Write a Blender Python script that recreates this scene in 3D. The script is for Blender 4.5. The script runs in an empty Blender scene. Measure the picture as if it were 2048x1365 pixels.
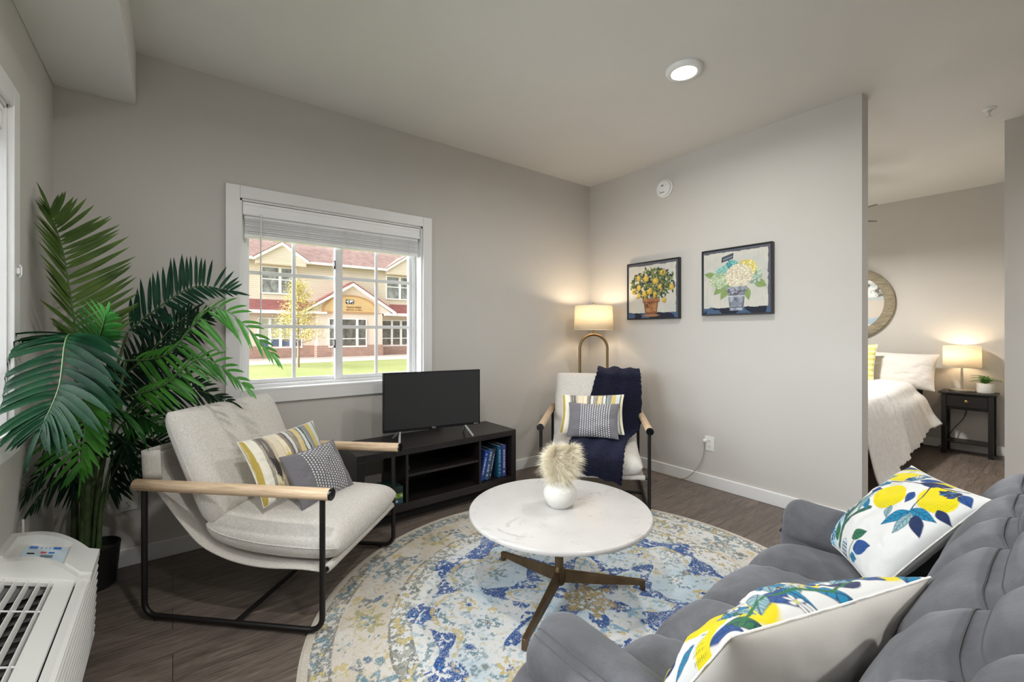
import bpy, bmesh, math, random
import numpy as np
from mathutils import Vector, Matrix
random.seed(7); RNG = np.random.default_rng(11)
SC = bpy.context.scene
COL = SC.collection
PI = math.pi
def R(a): return math.radians(a)
def lin(c):
    c = c / 255.0
    return c / 12.92 if c <= 0.04045 else ((c + 0.055) / 1.055) ** 2.4
def rgb(r, g, b): return (lin(r), lin(g), lin(b), 1.0)
def rgb3(r, g, b): return np.array([lin(r), lin(g), lin(b)])

# ------------------------------------------------------------------ objects and tags
def empty(name, loc=(0, 0, 0), rz=0.0, parent=None):
    o = bpy.data.objects.new(name, None); COL.objects.link(o)
    o.location = loc; o.rotation_euler = (0, 0, rz); o.empty_display_size = 0.1
    if parent: o.parent = parent
    return o
def tag(o, label=None, cat=None, group=None, kind=None):
    if label: o['label'] = label
    if cat: o['category'] = cat
    if group: o['group'] = group
    if kind: o['kind'] = kind
    return o
def thing(name, label, cat, loc=(0, 0, 0), rz=0.0, group=None):
    return tag(empty(name, loc, rz), label, cat, group)
def children(o): return [c for c in COL.objects if c.parent is o]
def copy_tree(o, parent=None):
    c = o.copy(); COL.objects.link(c)
    if parent: c.parent = parent
    for ch in children(o): copy_tree(ch, c)
    return c

def mesh_np(name, V, Q, smooth=True):
    V = np.asarray(V, dtype=np.float32); Q = np.asarray(Q, dtype=np.int32)
    me = bpy.data.meshes.new(name)
    me.vertices.add(len(V)); me.vertices.foreach_set('co', V.ravel())
    k = Q.shape[1]
    me.loops.add(Q.size); me.loops.foreach_set('vertex_index', Q.ravel())
    me.polygons.add(len(Q)); me.polygons.foreach_set('loop_start', np.arange(len(Q), dtype=np.int32) * k)
    if smooth: me.polygons.foreach_set('use_smooth', np.ones(len(Q), dtype=bool))
    me.update(calc_edges=True); me.validate()
    return me
def set_col(me, C):
    a = me.color_attributes.new('Col', 'FLOAT_COLOR', 'POINT')
    D = np.ones((len(C), 4), dtype=np.float32); D[:, :3] = C
    a.data.foreach_set('color', D.ravel())
def link(name, me, mat=None, parent=None):
    o = bpy.data.objects.new(name, me); COL.objects.link(o)
    if mat: me.materials.append(mat)
    if parent: o.parent = parent
    return o

class MB:
    """collects shapes into one mesh"""
    def __init__(s): s.v = []; s.f = []; s.m = Matrix.Identity(4)
    def at(s, loc=(0, 0, 0), rot=(0, 0, 0)):
        from mathutils import Euler
        s.m = Matrix.Translation(loc) @ Euler(rot).to_matrix().to_4x4(); return s
    def add(s, vs, fs):
        b = len(s.v)
        s.v += [tuple(s.m @ Vector(v)) for v in vs]
        s.f += [tuple(b + i for i in f) for f in fs]
        return s
    def box(s, x0, x1, y0, y1, z0, z1):
        vs = [(x, y, z) for x in (x0, x1) for y in (y0, y1) for z in (z0, z1)]
        return s.add(vs, [(0, 1, 3, 2), (4, 6, 7, 5), (0, 4, 5, 1), (2, 3, 7, 6), (0, 2, 6, 4), (1, 5, 7, 3)])
    def rbox(s, x0, x1, y0, y1, z0, z1, b=0.004, seg=2):
        bm = bmesh.new(); bmesh.ops.create_cube(bm, size=1)
        for v in bm.verts:
            v.co = Vector(((x0 + x1) / 2 + v.co.x * (x1 - x0), (y0 + y1) / 2 + v.co.y * (y1 - y0), (z0 + z1) / 2 + v.co.z * (z1 - z0)))
        b = min(b, abs(x1 - x0) * .49, abs(y1 - y0) * .49, abs(z1 - z0) * .49)
        bmesh.ops.bevel(bm, geom=list(bm.edges), offset=b, segments=seg, profile=0.5, affect='EDGES', clamp_overlap=True)
        bm.verts.index_update()
        s.add([v.co.copy() for v in bm.verts], [[v.index for v in f.verts] for f in bm.faces]); bm.free(); return s
    def tube(s, path, r, n=12, caps=True, closed=False):
        P = [Vector(p) for p in path]; N = len(P)
        rr = r if isinstance(r, (list, tuple)) else [r] * N
        T = []
        for i in range(N):
            a = P[(i - 1) % N] if (closed or i > 0) else P[0]
            b = P[(i + 1) % N] if (closed or i < N - 1) else P[-1]
            T.append((b - a).normalized())
        up = Vector((0, 0, 1)) if abs(T[0].z) < .9 else Vector((1, 0, 0))
        nrm = (up - T[0] * up.dot(T[0])).normalized()
        vs = []; fs = []
        for i in range(N):
            if i: nrm = (nrm - T[i] * nrm.dot(T[i])).normalized()
            bi = T[i].cross(nrm)
            for k in range(n):
                a = 2 * PI * k / n
                vs.append(P[i] + (nrm * math.cos(a) + bi * math.sin(a)) * rr[i])
        M = N if closed else N - 1
        for i in range(M):
            j = (i + 1) % N
            for k in range(n):
                l = (k + 1) % n
                fs.append((i * n + k, i * n + l, j * n + l, j * n + k))
        if caps and not closed:
            fs.append(tuple(range(n))[::-1]); fs.append(tuple((N - 1) * n + k for k in range(n)))
        return s.add(vs, fs)
    def lathe(s, prof, n=32, c=(0, 0, 0)):
        vs = []; fs = []
        for (r, z) in prof:
            for k in range(n):
                a = 2 * PI * k / n; vs.append((c[0] + r * math.cos(a), c[1] + r * math.sin(a), c[2] + z))
        for i in range(len(prof) - 1):
            for k in range(n):
                l = (k + 1) % n; fs.append((i * n + k, i * n + l, (i + 1) * n + l, (i + 1) * n + k))
        if prof[0][0] > 1e-6: fs.append(tuple(range(n))[::-1])
        if prof[-1][0] > 1e-6: fs.append(tuple((len(prof) - 1) * n + k for k in range(n)))
        return s.add(vs, fs)
    def prism(s, poly, axis, a0, a1):
        """polygon in the two other axes, pushed along axis"""
        n = len(poly); vs = []
        for a in (a0, a1):
            for (p, q) in poly:
                vs.append({'x': (a, p, q), 'y': (p, a, q), 'z': (p, q, a)}[axis])
        fs = [tuple(range(n)), tuple(range(2 * n - 1, n - 1, -1))]
        for i in range(n):
            j = (i + 1) % n; fs.append((i, i + n, j + n, j))
        return s.add(vs, fs)
    def sheet(s, rows):
        n = len(rows[0]); vs = [p for r in rows for p in r]; fs = []
        for i in range(len(rows) - 1):
            for k in range(n - 1):
                fs.append((i * n + k, i * n + k + 1, (i + 1) * n + k + 1, (i + 1) * n + k))
        return s.add(vs, fs)
    def build(s, name, mat, parent=None, smooth=None, solid=0, sub=0):
        me = bpy.data.meshes.new(name); me.from_pydata(s.v, [], s.f); me.validate()
        bm = bmesh.new(); bm.from_mesh(me)
        bmesh.ops.recalc_face_normals(bm, faces=bm.faces); bm.to_mesh(me); bm.free()
        if smooth is not None:
            me.shade_smooth() if smooth >= 180 else me.set_sharp_from_angle(angle=R(smooth))
            for p in me.polygons: p.use_smooth = True
        o = link(name, me, mat, parent)
        if solid:
            m = o.modifiers.new('thick', 'SOLIDIFY'); m.thickness = solid; m.offset = 0
        if sub:
            m = o.modifiers.new('sub', 'SUBSURF'); m.levels = sub; m.render_levels = sub
        return o

def catmull(P, n, closed=False):
    P = np.asarray(P, float); N = len(P); out = []
    segs = N if closed else N - 1
    for i in range(segs):
        g = lambda k: P[k % N] if closed else P[min(max(k, 0), N - 1)]
        p0, p1, p2, p3 = g(i - 1), g(i), g(i + 1), g(i + 2)
        for t in np.linspace(0, 1, n, endpoint=False):
            out.append(.5 * ((2 * p1) + (-p0 + p2) * t + (2 * p0 - 5 * p1 + 4 * p2 - p3) * t * t + (-p0 + 3 * p1 - 3 * p2 + p3) * t ** 3))
    if not closed: out.append(P[-1])
    return np.array(out)
def arc(cx, cz, r, a0, a1, n):
    return [(cx + r * math.cos(a0 + (a1 - a0) * i / n), cz + r * math.sin(a0 + (a1 - a0) * i / n)) for i in range(n + 1)]

def text_mesh(name, body, size, mat, parent, M, depth=0.0005, align='LEFT'):
    cu = bpy.data.curves.new(name, 'FONT'); cu.body = body; cu.size = size; cu.extrude = depth; cu.align_x = align
    cu.resolution_u = 3
    t = bpy.data.objects.new('tmp', cu); COL.objects.link(t)
    bpy.context.view_layer.update()
    me = bpy.data.meshes.new_from_object(t.evaluated_get(bpy.context.evaluated_depsgraph_get()))
    bpy.data.objects.remove(t); bpy.data.curves.remove(cu)
    me.transform(M); me.name = name; me.materials.clear()
    return link(name, me, mat, parent)

# ------------------------------------------------------------------ value noise for painted prints (numpy)
def vnoise(x, y, seed=0):
    x = np.asarray(x, float); y = np.asarray(y, float)
    xi = np.floor(x).astype(np.int64); yi = np.floor(y).astype(np.int64); fx = x - xi; fy = y - yi
    def h(a, b):
        n = (a * 374761393 + b * 668265263 + seed * 974634217) & 0x7fffffff
        n = ((n ^ (n >> 13)) * 1274126177) & 0x7fffffff
        return ((n ^ (n >> 16)) & 0xffff) / 65535.0
    fx = fx * fx * (3 - 2 * fx); fy = fy * fy * (3 - 2 * fy)
    return (h(xi, yi) * (1 - fx) + h(xi + 1, yi) * fx) * (1 - fy) + (h(xi, yi + 1) * (1 - fx) + h(xi + 1, yi + 1) * fx) * fy
def fbm(x, y, seed=0, o=3):
    s = 0; a = .5
    for i in range(o): s = s + a * vnoise(x * 2 ** i, y * 2 ** i, seed + i); a *= .5
    return s / (1 - .5 ** o)
class Print:
    """a printed or woven pattern evaluated at every vertex of a fine mesh"""
    def __init__(s, u, v, base): s.u = u; s.v = v; s.c = np.tile(np.array(base, float)[:3], (len(u), 1))
    def mix(s, mask, col):
        m = np.clip(mask, 0, 1)[:, None]; s.c = s.c * (1 - m) + np.array(col)[:3] * m
    def ell(s, cx, cy, rx, ry, ang, col, soft=.02):
        a = R(ang); dx = s.u - cx; dy = s.v - cy
        x = dx * math.cos(a) + dy * math.sin(a); y = -dx * math.sin(a) + dy * math.cos(a)
        d = np.sqrt((x / rx) ** 2 + (y / ry) ** 2)
        s.mix((1 - d) * min(rx, ry) / soft + .5, col)
    def leaf(s, x0, y0, x1, y1, w, col, vein=None, soft=.006):
        L = math.hypot(x1 - x0, y1 - y0); ux, uy = (x1 - x0) / L, (y1 - y0) / L
        t = ((s.u - x0) * ux + (s.v - y0) * uy) / L; q = -(s.u - x0) * uy + (s.v - y0) * ux
        tt = np.clip(t, 0, 1); hw = w * np.sin(PI * tt ** .8)
        ok = (t > 0) & (t < 1)
        s.mix(np.where(ok, (hw - np.abs(q)) / soft + .5, 0), col)
        if vein is not None:
            rib = np.abs(q) < soft * .5
            side = np.abs(((t * 6 - np.abs(q) / w * 1.2) % 1) - .5) < .09
            s.mix(np.where(ok & (np.abs(q) < hw * .9) & (rib | side), .75, 0), vein)
    def line(s, pts, w, col, soft=.004):
        for (a, b) in zip(pts[:-1], pts[1:]):
            dx, dy = b[0] - a[0], b[1] - a[1]; L2 = dx * dx + dy * dy + 1e-9
            t = np.clip(((s.u - a[0]) * dx + (s.v - a[1]) * dy) / L2, 0, 1)
            d = np.hypot(s.u - a[0] - t * dx, s.v - a[1] - t * dy)
            s.mix((w - d) / soft + .5, col)
    def poly(s, pts, col, soft=.006):
        ins = np.zeros(len(s.u), bool); n = len(pts)
        for i in range(n):
            x0, y0 = pts[i]; x1, y1 = pts[(i + 1) % n]
            c = ((y0 > s.v) != (y1 > s.v)) & (s.u < (x1 - x0) * (s.v - y0) / ((y1 - y0) + 1e-12) + x0)
            ins ^= c
        s.mix(ins.astype(float), col)

# ------------------------------------------------------------------ materials
def nt(name):
    m = bpy.data.materials.new(name); m.use_nodes = True
    t = m.node_tree; b = t.nodes['Principled BSDF']; return m, t, b
def N(t, ty, **k):
    n = t.nodes.new(ty)
    for a, v in k.items():
        if a in n.inputs: n.inputs[a].default_value = v
        else: setattr(n, a, v)
    return n
def coord(t, scale=(1, 1, 1), obj=True, rot=(0, 0, 0)):
    tc = N(t, 'ShaderNodeTexCoord'); mp = N(t, 'ShaderNodeMapping')
    mp.inputs['Scale'].default_value = scale; mp.inputs['Rotation'].default_value = rot
    t.links.new(tc.outputs['Object' if obj else 'Generated'], mp.inputs['Vector']); return mp.outputs['Vector']
def noise(t, vec, scale, detail=4, rough=.55, dist=0):
    n = N(t, 'ShaderNodeTexNoise'); n.inputs['Scale'].default_value = scale; n.inputs['Detail'].default_value = detail
    n.inputs['Roughness'].default_value = rough; n.inputs['Distortion'].default_value = dist
    t.links.new(vec, n.inputs['Vector']); return n.outputs['Fac']
def ramp(t, fac, stops):
    r = N(t, 'ShaderNodeValToRGB'); e = r.color_ramp.elements
    while len(e) > 1: e.remove(e[-1])
    e[0].position = stops[0][0]; e[0].color = stops[0][1]
    for p, c in stops[1:]:
        x = e.new(p); x.color = c
    t.links.new(fac, r.inputs['Fac']); return r.outputs['Color']
def mixc(t, fac, a, b, mode='MIX'):
    m = N(t, 'ShaderNodeMix', data_type='RGBA', blend_type=mode)
    for s, x in ((0, fac), (6, a), (7, b)):
        if hasattr(x, 'node'): t.links.new(x, m.inputs[s])
        else: m.inputs[s].default_value = x
    return m.outputs[2]
def math_(t, op, a, b=0.0):
    m = N(t, 'ShaderNodeMath', operation=op)
    for i, x in enumerate((a, b)):
        if hasattr(x, 'node'): t.links.new(x, m.inputs[i])
        else: m.inputs[i].default_value = x
    return m.outputs[0]
def bump(t, b, h, strength=.2, dist=.01):
    n = N(t, 'ShaderNodeBump'); n.inputs['Strength'].default_value = strength; n.inputs['Distance'].default_value = dist
    t.links.new(h, n.inputs['Height']); t.links.new(n.outputs['Normal'], b.inputs['Normal'])
def plain(name, c, rough=.5, metal=0, var=.06, vscale=8, bmp=0, bscale=200, sheen=0, spec=None, coat=0):
    m, t, b = nt(name); v = coord(t)
    lo = tuple(x * (1 - var) for x in c[:3]) + (1,); hi = tuple(min(1, x * (1 + var)) for x in c[:3]) + (1,)
    t.links.new(ramp(t, noise(t, v, vscale), [(.3, lo), (.7, hi)]), b.inputs['Base Color'])
    b.inputs['Roughness'].default_value = rough; b.inputs['Metallic'].default_value = metal
    if spec is not None: b.inputs['Specular IOR Level'].default_value = spec
    if sheen: b.inputs['Sheen Weight'].default_value = sheen; b.inputs['Sheen Roughness'].default_value = .4
    if coat: b.inputs['Coat Weight'].default_value = coat
    if bmp: bump(t, b, noise(t, v, bscale, 3), bmp, .004)
    return m
def emis(name, c, s):
    m, t, b = nt(name); b.inputs['Base Color'].default_value = c
    b.inputs['Emission Color'].default_value = c; b.inputs['Emission Strength'].default_value = s; return m
def woven(name, c, var=.10, scale=900, bmp=.25, rough=.9, sheen=.15):
    """linen-like cloth: two crossed sets of slubby threads"""
    m, t, b = nt(name)
    n1 = noise(t, coord(t, (1, .16, .16)), scale * .5, 2); n2 = noise(t, coord(t, (.16, 1, 1)), scale * .5, 2)
    w = math_(t, 'ADD', n1, n2); w = math_(t, 'MULTIPLY', w, .5)
    lo = tuple(x * (1 - var * 2) for x in c[:3]) + (1,); hi = tuple(min(1, x * (1 + var)) for x in c[:3]) + (1,)
    t.links.new(ramp(t, w, [(.35, lo), (.6, hi)]), b.inputs['Base Color'])
    b.inputs['Roughness'].default_value = rough; b.inputs['Sheen Weight'].default_value = sheen
    b.inputs['Specular IOR Level'].default_value = .2
    bump(t, b, w, bmp, .003); return m
def wood(name, c1, c2, axis=0, scale=6, stretch=14, rough=.45, spec=.4):
    m, t, b = nt(name); s = [stretch] * 3; s[axis] = 1
    v = coord(t, tuple(s)); n = noise(t, v, scale, 6, .6, 1.5)
    t.links.new(ramp(t, n, [(.3, c1), (.5, tuple((a + d) / 2 for a, d in zip(c1, c2))), (.7, c2)]), b.inputs['Base Color'])
    b.inputs['Roughness'].default_value = rough; b.inputs['Specular IOR Level'].default_value = spec
    bump(t, b, n, .08, .003); return m
def printed(name, rough=.9, bmp=.15, bscale=700, sheen=.1, breakup=None):
    """shows the woven or printed colours held by the mesh, with thread relief"""
    m, t, b = nt(name)
    a = N(t, 'ShaderNodeVertexColor', layer_name='Col'); v = coord(t)
    n = noise(t, v, bscale, 3)
    c = mixc(t, .10, a.outputs['Color'], ramp(t, n, [(.3, (.5, .5, .5, 1)), (.7, (1, 1, 1, 1))]), 'MULTIPLY')
    if breakup:
        k1 = noise(t, v, 230, 3, .85); k2 = noise(t, v, 9, 3)
        f = math_(t, 'ADD', k1, math_(t, 'MULTIPLY', k2, .25))
        f = ramp(t, f, [(.66, (0, 0, 0, 1)), (.72, (1, 1, 1, 1))])
        c = mixc(t, math_(t, 'MULTIPLY', f, .8), c, breakup)
        d = ramp(t, noise(t, coord(t, (1, 1, 1), True, (0, 0, 1)), 240, 2, .85), [(.57, (0, 0, 0, 1)), (.63, (1, 1, 1, 1))])
        c = mixc(t, math_(t, 'MULTIPLY', d, .35), c, rgb(118, 134, 142))
    t.links.new(c, b.inputs['Base Color'])
    b.inputs['Roughness'].default_value = rough; b.inputs['Sheen Weight'].default_value = sheen
    b.inputs['Specular IOR Level'].default_value = .2
    bump(t, b, n, bmp, .003); return m

def wall_paint(name, c):
    m, t, b = nt(name); v = coord(t)
    n = noise(t, v, 1.2, 3)
    lo = tuple(x * .97 for x in c[:3]) + (1,); hi = tuple(x * 1.02 for x in c[:3]) + (1,)
    t.links.new(ramp(t, n, [(.3, lo), (.7, hi)]), b.inputs['Base Color'])
    b.inputs['Roughness'].default_value = .62; b.inputs['Specular IOR Level'].default_value = .25
    bump(t, b, noise(t, v, 260, 2), .06, .002); return m
def plank_floor():
    m, t, b = nt('vinyl_plank')
    br = N(t, 'ShaderNodeTexBrick'); br.offset = .37; br.squash = 1
    br.inputs['Scale'].default_value = 1; br.inputs['Brick Width'].default_value = 1.22; br.inputs['Row Height'].default_value = .178
    br.inputs['Mortar Size'].default_value = .0012; br.inputs['Mortar Smooth'].default_value = .1
    br.inputs['Color1'].default_value = (0, 0, 0, 1); br.inputs['Color2'].default_value = (1, 1, 1, 1); br.inputs['Mortar'].default_value = (.5, .5, .5, 1)
    tc = N(t, 'ShaderNodeTexCoord'); t.links.new(tc.outputs['Object'], br.inputs['Vector'])
    sep = N(t, 'ShaderNodeSeparateColor'); t.links.new(br.outputs['Color'], sep.inputs[0])
    # shift the grain of every plank
    cx = N(t, 'ShaderNodeCombineXYZ'); t.links.new(math_(t, 'MULTIPLY', sep.outputs[0], 31.0), cx.inputs[0]); t.links.new(math_(t, 'MULTIPLY', sep.outputs[0], 17.0), cx.inputs[1])
    va = N(t, 'ShaderNodeVectorMath', operation='ADD'); t.links.new(tc.outputs['Object'], va.inputs[0]); t.links.new(cx.outputs[0], va.inputs[1])
    mp = N(t, 'ShaderNodeMapping'); mp.inputs['Scale'].default_value = (1.1, 13, 1); t.links.new(va.outputs[0], mp.inputs['Vector'])
    g = noise(t, mp.outputs['Vector'], 3.2, 8, .68, 1.2)
    mp2 = N(t, 'ShaderNodeMapping'); mp2.inputs['Scale'].default_value = (5, 90, 1); t.links.new(va.outputs[0], mp2.inputs['Vector'])
    g2 = noise(t, mp2.outputs['Vector'], 2.5, 4, .7)
    c = ramp(t, g, [(.28, rgb(76, 67, 61)), (.45, rgb(105, 95, 88)), (.60, rgb(122, 111, 103)), (.75, rgb(156, 144, 134))])
    c = mixc(t, .5, c, ramp(t, g2, [(.36, (.35, .34, .33, 1)), (.56, (1.05, 1.05, 1.05, 1))]), 'MULTIPLY')
    c = mixc(t, .55, c, ramp(t, sep.outputs[0], [(0, (.72, .70, .68, 1)), (1, (1.12, 1.1, 1.08, 1))]), 'MULTIPLY')
    c = mixc(t, br.outputs['Fac'], c, rgb(32, 27, 25))
    t.links.new(c, b.inputs['Base Color'])
    b.inputs['Roughness'].default_value = .42; b.inputs['Specular IOR Level'].default_value = .4
    h = math_(t, 'SUBTRACT', g2, math_(t, 'MULTIPLY', br.outputs['Fac'], .8)); bump(t, b, h, .12, .002)
    return m
def marble():
    m, t, b = nt('white_marble'); v = coord(t)
    w = noise(t, v, 2.2, 8, .62, 1.6)
    vein = ramp(t, math_(t, 'ABSOLUTE', math_(t, 'SUBTRACT', w, .5)), [(0, (1, 1, 1, 1)), (.018, (0, 0, 0, 1))])
    sp = ramp(t, noise(t, v, 7, 6, .7, .8), [(.60, (0, 0, 0, 1)), (.70, (1, 1, 1, 1))])
    brk = ramp(t, noise(t, v, 3.1, 3), [(.46, (0, 0, 0, 1)), (.6, (1, 1, 1, 1))])
    f = math_(t, 'MULTIPLY', vein, brk)
    c = ramp(t, noise(t, v, 3, 4), [(.3, rgb(190, 188, 186)), (.7, rgb(206, 204, 202))])
    c = mixc(t, math_(t, 'MULTIPLY', f, .5), c, rgb(140, 138, 136))
    c = mixc(t, math_(t, 'MULTIPLY', sp, .35), c, rgb(150, 147, 143))
    s2 = ramp(t, noise(t, coord(t, (1, 2.2, 1), True, (0, 0, .7)), 16, 5, .75, .5), [(.62, (0, 0, 0, 1)), (.70, (1, 1, 1, 1))])
    c = mixc(t, math_(t, 'MULTIPLY', s2, .38), c, rgb(126, 122, 118))
    t.links.new(c, b.inputs['Base Color']); b.inputs['Roughness'].default_value = .22
    return m
def glass_pane(name='window_glass', tint=(1, 1, 1, 1)):
    m, t, b = nt(name); t.nodes.remove(b)
    tr = N(t, 'ShaderNodeBsdfTransparent'); tr.inputs[0].default_value = tint
    gl = N(t, 'ShaderNodeBsdfGlossy'); gl.inputs['Roughness'].default_value = .02
    lw = N(t, 'ShaderNodeLayerWeight'); lw.inputs['Blend'].default_value = .5
    fr = math_(t, 'ADD', math_(t, 'MULTIPLY', math_(t, 'POWER', lw.outputs['Facing'], 5.0), .5), .03)
    mx = N(t, 'ShaderNodeMixShader'); t.links.new(fr, mx.inputs[0]); t.links.new(tr.outputs[0], mx.inputs[1]); t.links.new(gl.outputs[0], mx.inputs[2])
    t.links.new(mx.outputs[0], t.nodes['Material Output'].inputs['Surface']); return m
def shade_cloth(name, c):
    m, t, b = nt(name); t.nodes.remove(b)
    n = noise(t, coord(t, (40, 40, 400)), 3, 2)
    col = ramp(t, n, [(.3, tuple(x * .93 for x in c[:3]) + (1,)), (.7, c)])
    df = N(t, 'ShaderNodeBsdfDiffuse'); tl = N(t, 'ShaderNodeBsdfTranslucent'); mx = N(t, 'ShaderNodeMixShader')
    mx.inputs[0].default_value = .42
    t.links.new(col, df.inputs[0]); t.links.new(col, tl.inputs[0])
    t.links.new(df.outputs[0], mx.inputs[1]); t.links.new(tl.outputs[0], mx.inputs[2])
    t.links.new(mx.outputs[0], t.nodes['Material Output'].inputs['Surface']); return m
def rows_mat(name, c1, c2, mortar, bw, bh, ms, axis='xz', rough=.8, var=.2):
    """bricks, shingles or lap siding laid on an upright (xz) face"""
    m, t, b = nt(name); tc = N(t, 'ShaderNodeTexCoord'); sx = N(t, 'ShaderNodeSeparateXYZ'); cx = N(t, 'ShaderNodeCombineXYZ')
    t.links.new(tc.outputs['Object'], sx.inputs[0]); t.links.new(sx.outputs['X'], cx.inputs[0]); t.links.new(sx.outputs['Z'], cx.inputs[1])
    br = N(t, 'ShaderNodeTexBrick'); br.inputs['Scale'].default_value = 1; br.inputs['Brick Width'].default_value = bw; br.inputs['Row Height'].default_value = bh
    br.inputs['Mortar Size'].default_value = ms; br.inputs['Color1'].default_value = c1; br.inputs['Color2'].default_value = c2; br.inputs['Mortar'].default_value = mortar
    t.links.new(cx.outputs[0], br.inputs['Vector'])
    n = noise(t, coord(t), 1.5, 3)
    t.links.new(mixc(t, var, br.outputs['Color'], ramp(t, n, [(.3, (.6, .6, .6, 1)), (.7, (1, 1, 1, 1))]), 'MULTIPLY'), b.inputs['Base Color'])
    b.inputs['Roughness'].default_value = rough; return m

M = {}
M['wall'] = wall_paint('greige_wall_paint', rgb(198, 195, 190))
M['ceil'] = wall_paint('ceiling_paint', rgb(218, 216, 212))
M['floor'] = plank_floor()
M['trim'] = plain('white_trim_paint', rgb(226, 226, 226), .38, var=.015)
M['vinyl'] = plain('white_window_vinyl', rgb(228, 229, 230), .35, var=.01)
M['glass'] = glass_pane()
M['blind'] = plain('white_blind_slats', rgb(240, 241, 242), .45, var=.03, vscale=3)
M['cordw'] = plain('white_cord', rgb(235, 235, 232), .7)
M['steel_dark'] = plain('dark_latch_metal', rgb(70, 68, 66), .4, .6)
M['black_metal'] = plain('black_powder_coat', rgb(26, 24, 23), .42, .3, var=.05)
M['oak'] = wood('light_oak', rgb(178, 148, 116), rgb(226, 202, 170), 0, 5, 16, .5)
M['linen'] = woven('oatmeal_linen', rgb(208, 204, 198))
M['linen_sling'] = woven('oatmeal_canvas', rgb(198, 193, 186), scale=1100)
M['espresso'] = wood('espresso_laminate', rgb(20, 17, 17), rgb(34, 29, 28), 0, 4, 20, .36, .5)
M['bronze'] = plain('brushed_bronze', rgb(112, 92, 68), .42, .85, var=.2, vscale=14)
M['brass'] = plain('antique_brass', rgb(138, 116, 82), .36, .9, var=.08)
M['marble'] = marble()
M['ceramic'] = plain('white_glazed_ceramic', rgb(212, 211, 206), .25, var=.01)
M['pampas'] = plain('dried_pampas', rgb(226, 218, 196), .95, var=.16, vscale=60, sheen=.2)
M['pampas_stem'] = plain('dried_stem', rgb(190, 172, 128), .9)
M['sofa'] = None
M['white_plastic'] = plain('white_plastic', rgb(228, 229, 228), .4, var=.01)
M['off_plastic'] = plain('warm_white_plastic', rgb(222, 220, 214), .45, var=.02)
M['dark'] = plain('dark_void', rgb(20, 20, 21), .7)
M['screen'] = plain('dark_screen', rgb(50, 50, 51), .55, var=.01, spec=.15)
M['bezel'] = plain('glossy_black_plastic', rgb(16, 16, 19), .15, var=.02)
M['silver'] = plain('silver_metal', rgb(200, 200, 200), .35, .5, var=.03)
M['logo'] = plain('pale_logo_print', rgb(205, 206, 208), .5)
SKY, WEST, SUN, EXPO = 0.58, 13.0, 0.42, 0.66
# ================================================================== THE ROOM
def struct(name, mb, mat, parent=None, **k):
    o = mb.build(name, mat, parent, **k)
    if parent is None: o['kind'] = 'structure'
    return o
WX, WY, EX, EY, H = -0.467, 3.096, 3.411, 0.834, 2.74
SY, BX = -3.3, 6.566            # south wall, bedroom far wall
HX, HYE = 4.667, 0.327          # hall wall
w1 = dict(x0=.32, x1=1.52, z0=.875, z1=2.05)
struct('floor', MB().box(WX - .2, BX + .2, SY - .2, WY + .2, -.08, 0), M['floor'])
struct('ceiling', MB().box(WX - .2, BX + .2, SY - .2, WY + .2, H, H + .1), M['ceil'])
struct('trim_1', MB().rbox(WX, -.156, SY, WY, 2.4575, H + .02, .003, 1), M['ceil'])   # the boxed soffit along the left wall
struct('wall_north', MB().box(WX - .2, w1['x0'], WY, WY + .16, 0, H).box(w1['x1'], BX + .2, WY, WY + .16, 0, H)
       .box(w1['x0'], w1['x1'], WY, WY + .16, 0, w1['z0']).box(w1['x0'], w1['x1'], WY, WY + .16, w1['z1'], H), M['wall'])
v0, v1 = .93, 2.333             # opening of the left window along y
struct('wall_west', MB().box(WX - .16, WX, SY - .2, v0, 0, H).box(WX - .16, WX, v1, WY, 0, H)
       .box(WX - .16, WX, v0, v1, 0, w1['z0']).box(WX - .16, WX, v0, v1, w1['z1'], H), M['wall'])
struct('wall_east', MB().box(EX, EX + .128, EY, 2.14, 0, H).box(EX, EX + .128, 2.14, WY, 0, H), M['wall'])
struct('wall_bedroom', MB().box(BX, BX + .15, SY - .2, WY, 0, H), M['wall'])
struct('wall_hall', MB().box(HX, HX + .12, SY, HYE - .12, 0, H).box(HX, BX, HYE - .12, HYE, 0, H), M['wall'])
struct('wall_south', MB().box(WX - .2, BX + .2, SY - .15, SY, 0, H), M['wall'])
bh = .093
struct('baseboard_north', MB().rbox(WX, EX, WY - .015, WY, 0, bh, .004), M['trim'])
struct('baseboard_west', MB().rbox(WX, WX + .015, SY, WY, 0, bh, .004), M['trim'])
struct('baseboard_east', MB().rbox(EX - .015, EX + .005, EY, WY, 0, bh, .004), M['trim'])
struct('baseboard_bedroom', MB().rbox(BX - .015, BX, HYE, WY, 0, bh, .004), M['trim'])
struct('baseboard_hall', MB().rbox(HX - .015, HX, SY, HYE, 0, bh, .004), M['trim'])

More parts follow.
